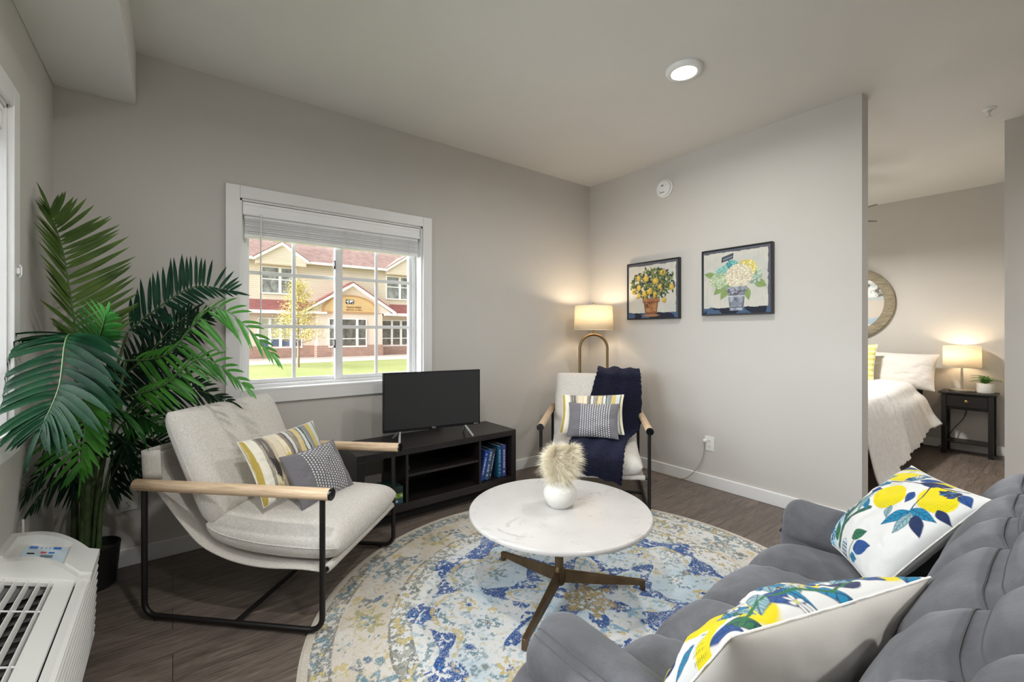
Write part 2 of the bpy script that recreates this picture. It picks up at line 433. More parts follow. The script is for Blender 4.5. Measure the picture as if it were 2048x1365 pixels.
# ---- windows (local x along the wall, y outward, z up)
def window(name, loc, rz, W, z0, z1):
    root = tag(empty(name, loc, rz), kind='structure')
    cw, th = .074, .019
    c = MB()
    c.rbox(-cw, 0, -th, 0, z0 - cw, z1 + cw, .003).rbox(W, W + cw, -th, 0, z0 - cw, z1 + cw, .003)
    c.rbox(0, W, -th, 0, z1, z1 + cw, .003).rbox(0, W, -th, 0, z0 - cw, z0, .003)
    c.build('casing', M['trim'], root)
    j = MB().box(0, .012, -.002, .16, z0, z1).box(W - .012, W, -.002, .16, z0, z1).box(0, W, -.002, .16, z1 - .012, z1)
    j.build('jamb', M['trim'], root)
    MB().rbox(0, W, -.02, .16, z0 - .002, z0 + .016, .003).build('sill', M['trim'], root)
    f = MB(); a = .034; y0, y1 = .085, .158
    f.rbox(.012, .012 + a, y0, y1, z0 + .016, z1 - .012, .003).rbox(W - .012 - a, W - .012, y0, y1, z0 + .016, z1 - .012, .003)
    f.rbox(.012 + a, W - .012 - a, y0, y1, z1 - .012 - a, z1 - .012, .003).rbox(.012 + a, W - .012 - a, y0, y1, z0 + .016, z0 + .035, .003)
    f.build('frame', M['vinyl'], root)
    mid = W * .495
    for k, (xa, xb, ya) in enumerate(((.046, mid + .02, .125), (mid - .014, W - .046, .095))):
        s = MB(); t = .026; za, zb = z0 + .036, z1 - .04
        if k: s.rbox(xa, xa + .052, ya, ya + .03, za, zb, .003)
        else: s.rbox(xa, xa + .018, ya, ya + .03, za, zb, .003)
        s.rbox(xb - .024, xb, ya, ya + .03, za, zb, .003)
        xl = xa + (.052 if k else .018); xr = xb - .024
        s.rbox(xl, xr, ya, ya + .03, za, za + t, .003).rbox(xl, xr, ya, ya + .03, zb - t, zb, .003)
        so = s.build('sash', M['vinyl'], root)
        MB().box(xa + .01, xb - .01, ya + .012, ya + .016, za + .01, zb - .01).build('pane', M['glass'], so)
        xm = (xa + xb) / 2 + (.012 if k else -.005)
        MB().rbox(xm - .011, xm + .011, ya + .008, ya + .02, za, zb, .003).build('muntin', M['vinyl'], so)
        for zz in (1.278, 1.6225):
            MB().rbox(xa, xb, ya + .007, ya + .021, zz - .012, zz + .012, .003).build('muntin', M['vinyl'], so)
    for zz in (1.16, 1.71):
        MB().rbox(mid - .028, mid - .016, .075, .10, zz - .03, zz + .03, .003).rbox(mid - .026, mid - .019, .06, .08, zz - .012, zz + .02, .002).build('latch', M['steel_dark'], root)
    cl = MB().rbox(W + .022, W + .030, -.028, -.019, 1.452, 1.474, .002).tube([(W + .026, -.026, 1.440), (W + .026, -.031, 1.449), (W + .026, -.031, 1.477), (W + .026, -.026, 1.486)], .002, 8)
    tag(cl.build('cord_cleat', M['white_plastic'], root))
    return root
def blind(label, loc, rz, W, z1, zb):
    root = thing('window_blind', label, 'window blind', loc, rz)
    v = MB()
    v.rbox(.004, W - .004, -.004, .006, z1 - .082, z1 - .002, .003).rbox(.004, W - .004, -.008, -.003, z1 - .022, z1 - .004, .002).rbox(.004, W - .004, -.007, -.003, z1 - .08, z1 - .068, .002)
    v.build('valance', M['blind'], root)
    MB().rbox(.012, W - .012, .012, .06, z1 - .098, z1 - .004, .003).build('headrail', M['blind'], root)
    n = 17; za, zt = zb + .022, z1 - .102
    s = MB(); rnd = random.Random(3)
    for i in range(n):
        z = za + (zt - za) * i / (n - 1); dy = rnd.uniform(-.0025, .0025); dz = rnd.uniform(-.001, .001)
        s.rbox(.016, W - .016, .008 + dy, .056 + dy, z + dz - .0019, z + dz + .0019, .0012, 1)
    s.build('slat_stack', M['blind'], root)
    MB().rbox(.014, W - .014, .008, .058, zb, zb + .02, .004).build('bottom_rail', M['blind'], root)
    for q in (.10, .32, .53, .74, .92):
        x = W * q; l = MB()
        l.tube([(x - .004, .03, z1 - .06), (x - .003, .006, zt + .004), (x, .004, (za + zt) / 2), (x, .005, zb + .004)], .0011, 6)
        for i in range(9):
            z = za + (zt - za) * i / 8; r = .006 + .005 * ((i * 7) % 3)
            l.tube([(x - r, .005, z - .004), (x - r * .3, .001, z + .003), (x + r * .5, .000, z - .002), (x + r, .005, z + .005), (x + r * .2, .003, z + .009)], .0010, 5)
        l.build('ladder_cord', M['cordw'], root)
    w = MB().tube([(.099, -.012, z1 - .07), (.099, -.014, 1.22)], .0042, 8).tube([(.099, -.014, 1.222), (.099, -.014, 1.205)], .0052, 8)
    w.build('tilt_wand', M['vinyl'], root, smooth=40)
    return root
window('window_1', (w1['x0'], WY, 0), 0, w1['x1'] - w1['x0'], w1['z0'], w1['z1'])
blind('white slatted blind drawn up at the top of the window behind the television', (w1['x0'] + .012, WY + .012, 0), 0, w1['x1'] - w1['x0'] - .024, w1['z1'] - .012, 1.825)
window('window_2', (WX, v0, 0), R(90), v1 - v0, w1['z0'], w1['z1'])
blind('white slatted blind drawn up at the top of the window left of the palm', (WX - .012, v0 + .012, 0), R(90), v1 - v0 - .024, w1['z1'] - .012, 1.90)

# ================================================================== OUTSIDE
M['grass'] = None
def grass_mat():
    m, t, b = nt('spring_lawn'); v = coord(t)
    a = noise(t, v, .35, 4); g = noise(t, coord(t, (1, .35, 1)), 14, 5, .7)
    c = ramp(t, g, [(.3, rgb(104, 114, 54)), (.5, rgb(128, 136, 70)), (.7, rgb(150, 152, 92))])
    c = mixc(t, .5, c, ramp(t, a, [(.35, rgb(122, 134, 66)), (.65, rgb(156, 152, 102))]))
    t.links.new(c, b.inputs['Base Color']); b.inputs['Roughness'].default_value = .95; bump(t, b, g, .4, .03); return m
M['grass'] = grass_mat()
M['walk'] = plain('pale_concrete', rgb(190, 178, 167), .9, var=.06, vscale=1)
struct('lawn', MB().box(-40, 60, 3.4, 28.4, -.8, -.6), M['grass'])
struct('sidewalk', MB().box(-40, 60, 28.4, 60, -.8, -.595), M['walk'])

M['siding'] = rows_mat('cream_lap_siding', rgb(226, 212, 194), rgb(229, 216, 199), rgb(198, 182, 162), 6, .145, .012, var=.08)
M['stucco'] = plain('peach_stucco', rgb(226, 208, 194), .9, var=.03, vscale=2)
M['brick'] = rows_mat('red_brick', rgb(158, 112, 96), rgb(182, 136, 116), rgb(190, 174, 162), .22, .08, .012, var=.25)
M['shingle'] = rows_mat('weathered_red_shingles', rgb(140, 112, 104), rgb(164, 136, 126), rgb(126, 98, 90), .3, .11, .008, var=.35)
M['shingle_low'] = rows_mat('red_shingles', rgb(150, 90, 88), rgb(168, 106, 102), rgb(128, 74, 72), .3, .1, .008, var=.25)
M['fascia'] = plain('white_fascia', rgb(246, 245, 243), .5, var=.01)
M['win_frame'] = plain('white_exterior_frame', rgb(244, 243, 240), .5, var=.01)
def far_glass(name, lo, hi):
    m, t, b = nt(name); n = noise(t, coord(t, (1, 1, .5)), 2.2, 5, .7, .6)
    t.links.new(ramp(t, n, [(.35, lo), (.65, hi)]), b.inputs['Base Color']); b.inputs['Roughness'].default_value = .12; return m
M['pane_grey'] = far_glass('grey_reflecting_glass', rgb(96, 98, 96), rgb(168, 170, 166))
M['pane_dark'] = far_glass('dark_reflecting_glass', rgb(70, 64, 60), rgb(126, 122, 112))
M['pane_blind'] = plain('drawn_shade_glass', rgb(182, 184, 164), .3, var=.05)
M['pane_blue'] = far_glass('blue_lower_glass', rgb(58, 74, 110), rgb(112, 126, 154))
M['pine'] = wood('varnished_pine_board', rgb(206, 170, 120), rgb(222, 190, 142), 0, 1.2, 9, .5)
M['pine_dark'] = plain('brown_arch_trim', rgb(190, 146, 104), .6)
M['sign_dark'] = plain('dark_sign_ink', rgb(62, 56, 66), .5)
M['sign_brown'] = plain('brown_sign_ink', rgb(128, 84, 48), .5)
M['sign_white'] = plain('white_sign_ink', rgb(240, 240, 238), .5)
BY = 35.0
B = thing('office_building', 'cream sided office building with red shingle roofs across the lawn', 'building', (10, BY, -.6))
def bp(name, mb, mat, parent=None, **k):
    mb.v = [(x - 10, y - BY, z + .6) for (x, y, z) in mb.v]; return mb.build(name, mat, parent or B, **k)
bp('upper_wall', MB().box(-6, 30, BY, BY + 1, 2.6, 6.6), M['siding'])
bp('lower_wall', MB().box(-6, 30, BY, BY + 1, .2, 2.8), M['stucco'])
bp('brick_base', MB().box(-6, 30, BY - .06, BY + 1, -.6, .26).box(8.35, 13.35, BY - .86, BY, -.6, .25), M['brick'])
bp('main_roof', MB().add([(-7, BY - .5, 6.38), (31, BY - .5, 6.38), (31, BY + 9, 12.4), (-7, BY + 9, 12.4), (-7, BY - .5, 6.25), (31, BY - .5, 6.25), (31, BY + 9, 12.2), (-7, BY + 9, 12.2)],
   [(0, 1, 2, 3), (4, 7, 6, 5), (0, 4, 5, 1), (2, 6, 7, 3), (0, 3, 7, 4), (1, 5, 6, 2)]), M['shingle'])
bp('eave_fascia', MB().box(-7, 31, BY - .53, BY - .49, 6.24, 6.42), M['fascia'])
for xc in (6.10, 15.45):
    g = bp('gable', MB().prism([(xc - 1.6, 6.0), (xc + 1.6, 6.0), (xc + 1.6, 6.28), (xc, 7.42), (xc - 1.6, 6.28)], 'y', BY - .56, BY - .02), M['siding'])
    f = MB()
    for s in (-1, 1):
        f.prism([(xc, 7.38), (xc + s * 1.75, 6.2), (xc + s * 1.75, 6.42), (xc, 7.60)], 'y', BY - .70, BY - .54)
    bp('rake_board', f, M['fascia'], g)
    r = MB()
    for s in (-1, 1): r.prism([(xc, 7.6), (xc + s * 1.8, 6.38), (xc + s * 1.8, 6.44), (xc, 7.66)], 'y', BY - .72, BY + 2)
    bp('gable_roof', r, M['shingle'], g)
def skirt(xa, xb):
    bp('skirt_roof', MB().prism([(BY - .75, 2.76), (BY, 3.56), (BY, 2.7), (BY - .75, 2.7)], 'x', xa, xb), M['shingle_low'])
    bp('skirt_fascia', MB().box(xa, xb, BY - .79, BY - .74, 2.56, 2.79), M['fascia'])
skirt(-6, 7.9); skirt(14.2, 30)
PY = BY - .8
bp('porch_wall', MB().box(8.4, 13.3, PY, BY, .2, 2.72), M['stucco'])
ped = bp('pediment', MB().prism([(7.75, 2.74), (14.1, 2.74), (10.9, 4.86)], 'y', PY - .02, BY), M['stucco'])
f = MB()
for (xa, za) in ((7.5, 2.70), (14.35, 2.66)):
    s = -1 if xa < 10 else 1
    f.prism([(10.9, 4.78), (xa, za), (xa, za + .2), (10.9, 5.02)], 'y', PY - .3, PY - .02)
f.box(7.5, 9.0, PY - .28, PY - .02, 2.60, 2.74).box(13.4, 14.35, PY - .28, PY - .02, 2.58, 2.74)
bp('rake_board', f, M['fascia'], ped)
r = MB()
for (xa, za) in ((7.45, 2.88), (14.4, 2.84)): r.prism([(10.9, 5.02), (xa, za), (xa, za + .08), (10.9, 5.12)], 'y', PY - .32, BY + .2)
bp('porch_roof', r, M['shingle_low'], ped)
el = [(10.78 + 1.98 * math.cos(PI * i / 30), 2.80 + 1.2 * math.sin(PI * i / 30)) for i in range(31)]
bp('sign_board', MB().prism(el, 'y', PY - .08, PY - .01), M['pine'], ped)
a = MB()
for i in range(30):
    (xa, za), (xb, zb) = el[i], el[i + 1]; k = 1.07
    a.prism([(xa, za), (xb, zb), (10.78 + (xb - 10.78) * k, 2.8 + (zb - 2.8) * k), (10.78 + (xa - 10.78) * k, 2.8 + (za - 2.8) * k)], 'y', PY - .12, PY - .01)
a.box(8.7, 12.86, PY - .12, PY - .01, 2.70, 2.80)
bp('arch_trim', a, M['pine_dark'], ped)
lg = bp('sign_logo', MB().box(10.40, 11.01, PY - .10, PY - .07, 3.40, 3.72), M['sign_dark'])
def lobe(mb, pts): mb.prism(pts, 'y', PY - .115, PY - .095)
w = MB()
lobe(w, [(10.40, 3.63), (10.49, 3.62), (10.60, 3.68), (10.66, 3.66), (10.64, 3.60), (10.58, 3.58), (10.56, 3.53), (10.62, 3.49), (10.60, 3.44), (10.55, 3.42), (10.54, 3.50), (10.50, 3.55)])
lobe(w, [(10.68, 3.57), (10.72, 3.66), (10.80, 3.69), (10.90, 3.68), (10.99, 3.65), (10.92, 3.60), (10.86, 3.55), (10.82, 3.58), (10.78, 3.54), (10.75, 3.44), (10.71, 3.50)])
lobe(w, [(10.88, 3.49), (10.94, 3.50), (10.97, 3.46), (10.90, 3.45)])
bp('logo_land', w, M['sign_white'], lg)
def face_text(name, body, size, x, z, mat, sx=1.0):
    return text_mesh(name, body, size, mat, B, Matrix.Translation((x - 10, PY - .09 - BY, z + .6)) @ Matrix.Rotation(R(90), 4, 'X') @ Matrix.Scale(sx, 4, (1, 0, 0)), .008)
face_text('lettering', 'TRADE', .20, 10.44, 3.08, M['sign_brown'], .94)
face_text('lettering', 'PRESS', .20, 11.10, 3.08, M['sign_brown'], .94)
# far too small to read in the photograph: a fine line of script, kept as low strokes
st = MB(); rnd = random.Random(5); x = 10.45
while x < 11.66:
    ww = rnd.uniform(.03, .06)
    if 11.02 < x < 11.09:
        bp('script_line', st, M['sign_brown']); st = MB(); x += .06
    st.box(x, x + ww, PY - .095, PY - .085, 2.93 - rnd.choice((0, 0, .03)), 2.98 + rnd.choice((0, .0, .03)))
    x += ww + .02
bp('script_line', st, M['sign_brown'])
def fwin(xa, xb, z0, z1, cols, split, mat_top, mat_bot, y):
    fr = .07; f = MB()
    f.box(xa - fr, xa, y - .07, y + .02, z0, z1 + fr).box(xb, xb + fr, y - .07, y + .02, z0, z1 + fr)
    f.box(xa, xb, y - .07, y + .02, z1, z1 + fr).box(xa - fr - .03, xb + fr + .03, y - .09, y + .02, z0 - fr - .03, z0 - .001)
    for i in range(1, len(cols) - 1): f.box(cols[i] - .09, cols[i] + .09, y - .07, y + .02, z0, z1)
    for zz in split: f.box(xa, xb, y - .06, y + .02, zz - .035, zz + .035)
    fo = bp('window', f, M['win_frame'])
    bp('upper_glass', MB().box(xa, xb, y - .03, y - .01, split[-1], z1), mat_top, fo)
    bp('lower_glass', MB().box(xa, xb, y - .03, y - .01, z0, split[-1]), mat_bot, fo)
for xa in (4.95, 13.98):
    fwin(xa, xa + 2.15, 4.05, 5.82, [xa, xa + 1.12, xa + 2.15], [5.0], M['pane_grey'], M['pane_grey'], BY)
fwin(4.75, 7.45, .2, 2.2, [4.75, 5.42, 6.1, 6.78, 7.45], [.78], M['pane_blind'], M['pane_blue'], BY)
fwin(9.25, 11.95, .2, 2.22, [9.25, 9.95, 11.28, 11.95], [.75, 1.62], M['pane_dark'], M['pane_dark'], PY)
fwin(13.6, 16.8, .18, 2.18, [13.6, 14.4, 15.2, 16.0, 16.8], [.74, 1.58], M['pane_dark'], M['pane_dark'], BY)

# the young tree on the lawn
M['bark'] = plain('grey_brown_bark', rgb(150, 132, 118), .9, var=.2, vscale=30)
def leaf_mat(name, a, c, rough=.6):
    m, t, b = nt(name); n = noise(t, coord(t), 3.5, 4, .7)
    t.links.new(ramp(t, n, [(.35, a), (.65, c)]), b.inputs['Base Color']); b.inputs['Roughness'].default_value = rough; return m
M['tree_leaf'] = leaf_mat('yellow_green_leaves', rgb(178, 162, 70), rgb(214, 198, 116))
T = thing('young_tree', 'slim young tree with yellow green spring leaves on the lawn', 'tree', (5.21, 25.1, -.6))
rnd = random.Random(21); tr = MB().tube([(0, 0, 0), (.02, 0, 1.0), (-.02, .02, 2.2), (.01, 0, 3.4), (0, 0, 4.3)], [.07, .06, .05, .03, .012], 10)
cl = []
for i in range(34):
    z = 1.55 + 2.9 * (i / 33.0) ** 1.05; a = i * 2.4; L = (1.30 * (1 - ((z - 1.55) / 3.05)) ** .8 + .14) * rnd.uniform(.75, 1.1)
    p0 = Vector((0, 0, z - .3)); p1 = Vector((L * math.cos(a), L * math.sin(a), z + .12))
    tr.tube([p0, (p0 + p1) / 2 + Vector((0, 0, -.05)), p1], [.018, .012, .005], 6)
    for q in (.45, .7, .95): cl.append((p0.lerp(p1, q), .13 + .14 * q))
tr.build('trunk', M['bark'], T, smooth=40)
lv = MB()
for c, rr in cl:
    for k in range(40):
        p = c + Vector((rnd.gauss(0, rr * .62), rnd.gauss(0, rr * .62), rnd.gauss(0, rr * .45)))
        d = Vector((rnd.gauss(0, 1), rnd.gauss(0, 1), rnd.gauss(-.3, .7))).normalized(); e = d.orthogonal().normalized() * .030
        lv.add([p, p + d * .035 + e, p + d * .075, p + d * .035 - e], [(0, 1, 2, 3)])
lv.build('crown', M['tree_leaf'], T)
# ================================================================== FURNITURE
# ---- round rug: woven pattern held by a fine polar mesh
def rug():
    r0, nr, na = 1.215, 320, 1100
    rr = np.linspace(0.004, 1, nr); th = np.linspace(0, 2 * PI, na, endpoint=False)
    Rg, Tg = np.meshgrid(rr, th, indexing='ij'); u = (Rg * np.cos(Tg)).ravel(); v = (Rg * np.sin(Tg)).ravel()
    r = Rg.ravel(); t = Tg.ravel()
    cream = rgb3(214, 214, 212); beige = rgb3(196, 184, 164); navy = rgb3(0, 70, 138); grey = rgb3(112, 118, 116)
    teal = rgb3(104, 134, 146); gold = rgb3(190, 172, 112); sky = rgb3(178, 200, 214)
    P = Print(u, v, cream)
    w1 = fbm(u * 7, v * 7, 3) - .5; w2 = fbm(u * 22, v * 22, 9) - .5; w3 = fbm(u * 60, v * 60, 19, 2) - .5
    # worn pile: every motif is broken into short tufts
    tu = .62 * vnoise(u * 78, v * 78, 101) + .38 * vnoise(u * 150, v * 150, 103) + .30 * w1 + .25 * w2
    tv = .62 * vnoise(u * 70 + 9, v * 70, 107) + .38 * vnoise(u * 140, v * 140, 109) + .25 * w2
    def tuft(mask, col, cover, k=1.0, f=None):
        P.mix((mask & ((tu if f is None else f) < cover)) * k, col)
    rd = r + .035 * w1 + .022 * w2
    P.mix(np.clip((.64 - r) * 8, 0, 1) * np.clip(.45 + 2.6 * w1, 0, .9), sky)
    P.mix(((r > .73) & (r < .965)) * np.clip(.75 + 1.2 * w1 - .7 * np.clip(u + .1, 0, 1), 0, 1), beige)
    tuft(r < .66, rgb3(158, 182, 194), .36, .8, tv); tuft(r < .66, rgb3(196, 188, 150), .22, .7); tuft(r < .62, grey, .205, .8, tv)
    tuft((r > .73) & (r < .91), rgb3(178, 170, 150), .33, .6, tv); tuft((r > .73) & (r < .91) & (w2 > .02), teal, .30); tuft((r > .73) & (r < .91) & (w2 < -.04), gold, .28, .8, tv)
    tuft((r > .91) & (r < .966), grey, .50); tuft((r > .91) & (r < .966) & (w2 > 0), teal, .46, 1, tv); tuft((r > .91) & (r < .966) & (w2 < -.05), gold, .36)
    tuft((r > .655) & (r < .728), grey, .46); tuft((r > .655) & (r < .728) & (w2 > .02), rgb3(150, 150, 138), .52, 1, tv); tuft((r > .655) & (r < .728) & (w2 < -.06), gold, .4)
    for q in (.73, .909, .968): tuft(np.abs(r - q + .004 * w2) < .0045, rgb3(122, 118, 108), .62)
    nb = 16
    for k in range(nb):
        a = 2 * PI * k / nb + .28; c = (.82 * math.cos(a), .82 * math.sin(a)); big = k % 2
        d = np.hypot(u - c[0], v - c[1]); an = np.arctan2(v - c[1], u - c[0])
        pet = (.060 + .010 * big) * (1 + .25 * np.cos(8 * an)) + .05 * w2
        tuft(d < pet, teal if big else rgb3(160, 152, 108), .62); tuft(d < pet * .72, beige if big else gold, .5, 1, tv); tuft(d < pet * .5, grey if big else teal, .6); tuft(d < pet * .2, cream, .6)
        for s in (-1, 1):
            a2 = a + s * .20
            for (q, ro, col) in ((.765, .024, teal), (.872, .020, gold), (.83, .026, grey), (.80, .016, rgb3(70, 100, 124))):
                x0, y0 = q * math.cos(a2 + .03 * ro * 100), q * math.sin(a2 + .03 * ro * 100)
                tuft(np.hypot(u - x0, v - y0) < ro * (1 + 2.4 * w2), col, .58)
    # the blue cloud collar
    m = 12; ph = t * m / (2 * PI); fr = np.abs((ph % 1) - .5) * 2
    line = .628 - .080 * (np.sin(PI * (ph % 1)) ** 3); wob = .036 * (1 + .55 * np.cos(2 * t * m) + 2.2 * w1)
    band = (np.abs(rd - line) < wob) | ((fr > .70) & (np.abs(rd - .605) < .048))
    fade = .64 + .5 * w1
    P.mix((band & (tu < fade)) * 1.0, navy)
    tuft(band, rgb3(60, 118, 178), .30, .8, tv)
    tuft(np.abs(rd - line + .052) < .012, gold, .50, .9); tuft(np.abs(rd - line + .085) < .014, teal, .40); tuft(np.abs(rd - line - .05) < .012, teal, .36)
    # blossoms between collar and star
    for k in range(24):
        a = 2 * PI * k / 24 + .2; q = (.455, .40, .50)[k % 3]
        c = (q * math.cos(a), q * math.sin(a)); d = np.hypot(u - c[0], v - c[1]); an = np.arctan2(v - c[1], u - c[0])
        pet = .036 * (1 + .3 * np.cos(6 * an)) + .06 * w2
        tuft(d < pet, (gold, teal, rgb3(150, 168, 176))[k % 3], .60); tuft(d < pet * .55, cream, .6, 1, tv); tuft(d < pet * .34, (navy, grey, teal)[k % 3], .62)
    for k in range(36):
        a = 2 * PI * k / 36 + .05; q = .37 + .16 * ((k * 7) % 5) / 5
        x0, y0 = q * math.cos(a), q * math.sin(a)
        tuft(np.hypot((u - x0) * 1.6, v - y0) < .020 + .05 * w2, (teal, navy, grey, gold)[k % 4], .5, .9)
    # blue star ring
    m2 = 8; star = .285 + .055 * np.cos(t * m2) + .02 * np.cos(2 * t * m2)
    b2 = np.abs(rd - star) < .030 + .014 * np.cos(3 * t * m2) + .06 * w1
    P.mix((b2 & (tu < fade + .02)) * 1.0, navy); tuft(np.abs(rd - star + .055) < .014, gold, .42); tuft(np.abs(rd - star + .09) < .016, rgb3(130, 168, 190), .5)
    # gold medallion with blue flowers
    med = .105 + .028 * np.cos(6 * t)
    tuft(rd < med, rgb3(160, 136, 82), .66); tuft(rd < med, rgb3(120, 110, 80), .36, 1, tv)
    tuft((np.abs(rd - med) < .022) & (np.cos(6 * t) > -.3), navy, .6); tuft(rd < .05, teal, .4)
    P.mix((r > .970) * 1.0, rgb3(194, 186, 170))
    z = .006 + .0012 * w3; z = np.where(r > .992, .0015, z)
    V = np.c_[u * r0, v * r0, z]; idx = np.arange(nr * na).reshape(nr, na); nx = np.roll(idx, -1, 1)
    Q = np.stack([idx[:-1], idx[1:], nx[1:], nx[:-1]], -1).reshape(-1, 4)
    b = len(V); V = np.r_[V, np.c_[np.cos(th) * r0, np.sin(th) * r0, np.full(na, .0002)]]; ring = np.arange(b, b + na)
    Q = np.r_[Q, np.stack([idx[-1], ring, np.roll(ring, -1), np.roll(idx[-1], -1)], -1)]
    me = mesh_np('round_rug', V, Q); set_col(me, np.r_[P.c, P.c[-na:]])
    o = link('round_rug', me, printed('distressed_rug_pile', .95, .5, 300, .05, breakup=rgb(212, 212, 210))); o.location = (1.52, 1.386, 0)
    tag(o, 'round distressed blue, beige and gold medallion rug under the marble table', 'rug')
rug()

# ---- lounge chairs
def pad(name, curve, W, T, mat, parent, nu=40, nv=44, p=5.0, seed=1, wr=.004, crown=.0):
    """box cushion bent along a side profile (front, up); rounded all round, slightly wrinkled"""
    C = catmull(curve, 24); d = np.r_[0, np.cumsum(np.linalg.norm(np.diff(C, axis=0), axis=1))]
    tt = np.linspace(0, d[-1], nv + 1); cx = np.interp(tt, d, C[:, 0]); cz = np.interp(tt, d, C[:, 1])
    tx = np.gradient(cx); tz = np.gradient(cz); l = np.hypot(tx, tz); nx, nz = -tz / l, tx / l
    uu = np.sin(np.linspace(-PI / 2, PI / 2, nu + 1)); vv = np.linspace(-1, 1, nv + 1)
    ve = np.sign(vv) * (1 - (1 - np.abs(vv)) ** 1.35)
    U, Vv = np.meshgrid(uu, np.arange(nv + 1), indexing='ij'); E = ve[Vv]
    prof = np.clip((1 - np.abs(U) ** p) * (1 - np.abs(E) ** p), 0, 1) ** .5
    wn = (fbm(U * 3 + seed, E * 3, seed) - .5)
    half = T / 2 * (prof * (1 + crown * (1 - U * U) * (1 - E * E))) + wr * wn * prof
    rowx = np.interp((ve + 1) / 2 * d[-1], tt, cx); rowz = np.interp((ve + 1) / 2 * d[-1], tt, cz)
    rnx = np.interp((ve + 1) / 2 * d[-1], tt, nx); rnz = np.interp((ve + 1) / 2 * d[-1], tt, nz)
    V = []
    lat = U * W / 2 * (1 - .012 * (1 - E * E)) * (1 - .045 * np.abs(E) ** 10)
    for s in (1, -1):
        V.append(np.stack([rowx[Vv] + s * half * rnx[Vv], lat, rowz[Vv] + s * half * rnz[Vv]], -1).reshape(-1, 3))
    n = (nu + 1) * (nv + 1); idx = np.arange(n).reshape(nu + 1, nv + 1)
    q = np.stack([idx[:-1, :-1], idx[1:, :-1], idx[1:, 1:], idx[:-1, 1:]], -1).reshape(-1, 4)
    border = np.zeros((nu + 1, nv + 1), bool); border[0] = border[-1] = True; border[:, 0] = border[:, -1] = True
    mp = np.arange(n) + n; mp[border.ravel()] = idx.ravel()[border.ravel()]
    me = mesh_np(name, np.r_[V[0], V[1]], np.r_[q, mp[q][:, ::-1]])
    bm = bmesh.new(); bm.from_mesh(me); bmesh.ops.delete(bm, geom=[v for v in bm.verts if not v.link_faces], context='VERTS'); bmesh.ops.recalc_face_normals(bm, faces=bm.faces); bm.to_mesh(me); bm.free()
    o = link(name, me, mat, parent)
    # piping along the side seam
    ring = [(rowx[k], s, rowz[k]) for k in range(nv + 1) for s in (0,)]
    for s in (-1, 1):
        MB().tube([(rowx[k], s * (W / 2 * (1 - .012 * (1 - ve[k] ** 2)) * (1 - .045 * abs(ve[k]) ** 10) + .0006), rowz[k]) for k in range(2, nv - 1)], .0026, 6).build('piping', mat, o, smooth=60)
    return o
def lounge_chair(label, loc, rz):
    root = thing('lounge_chair', label, 'chair', loc, rz, None)
    hw, fr, bk, rt = .366, .411, -.409, .0115
    for s in (-1, 1):
        y = s * hw; z0 = .020; b = .055
        path = [(bk, y, .57)] + [(bk, y, z0 + b + .05)]
        path += [(bk + b + b * math.cos(a), y, z0 + b + b * math.sin(a)) for a in np.linspace(PI, 1.5 * PI, 8)]
        path += [(fr - b + b * math.cos(a), y, z0 + b + b * math.sin(a)) for a in np.linspace(1.5 * PI, 2 * PI, 8)]
        path += [(fr, y, .57)]
        MB().tube(path, rt, 14).build('side_frame', M['black_metal'], root, smooth=60)
        a = MB(); rA = .0245
        a.at((0, y, .58), (0, R(90), 0)).lathe([(0, -.455), (rA - .004, -.455), (rA, -.450), (rA, .446), (rA - .002, .448), (0, .448)], 28)
        ao = a.build('armrest', M['oak'], root, smooth=40)
        c = MB(); c.at((0, y, .58), (0, R(90), 0)).lathe([(0, .447), (rA + .0005, .447), (rA + .0005, .453), (rA - .003, .456), (0, .456)], 28).lathe([(.008, .456), (.008, .4575), (0, .4575)], 12)
        c.build('end_cap', M['bezel'], ao, smooth=40)
        for x in (bk + .06, fr - .075):
            MB().lathe([(.011, .0075), (.013, .010), (.010, .014)], 14, (x, y, 0)).build('glide', M['bezel'], root)
    MB().tube([(.02, -hw, .020), (.02, hw, .020)], .0105, 12).build('cross_bar', M['black_metal'], root, smooth=60)
    for x, z in ((fr, .255), (bk, .555)): MB().tube([(x, -hw, z), (x, hw, z)], .009, 12).build('sling_bar', M['black_metal'], root, smooth=60)
    sl = MB(); prof = catmull([(-.425, .70), (-.43, .62), (-.40, .575), (-.335, .50), (-.245, .395), (-.16, .315), (-.04, .268), (.12, .250), (.30, .246), (.40, .2425), (.424, .250), (.422, .266), (.405, .270)], 6)
    rows = [[(x, y, z + .004 * math.sin(9 * y + 14 * x) * (abs(y) > .25)) for y in np.linspace(-.338, .338, 24)] for x, z in prof]
    sl.sheet(rows).build('sling', M['linen_sling'], root, smooth=180, solid=.006)
    st = MB(); pth = [(-.370, -.325), (-.43, -.348), (-.445, -.30), (-.448, 0), (-.445, .30), (-.43, .348), (-.370, .325)]
    pc = catmull(pth, 6)
    st.sheet([[(x + (z - .66) * -.06, y * (1 + .02 * (z - .66)), z) for x, y in pc] for z in (.592, .625, .66, .695, .722)])
    st.build('back_band', M['linen_sling'], root, smooth=180, solid=.006)
    pad('back_cushion', [(-.125, .405), (-.185, .52), (-.262, .685), (-.352, .885)], .655, .140, M['linen'], root, seed=4, crown=.22, p=8)
    pad('seat_cushion', [(-.165, .402), (-.06, .363), (.10, .339), (.28, .332), (.452, .334)], .655, .146, M['linen'], root, seed=9, crown=.36, p=9)
    return root
lounge_chair('oatmeal linen lounge chair with oak arms in front of the palm', (.4515, 2.44, 0), R(-45))
lounge_chair('oatmeal linen lounge chair with a navy throw in front of the floor lamp', (2.60, 2.315, 0), R(221.3))

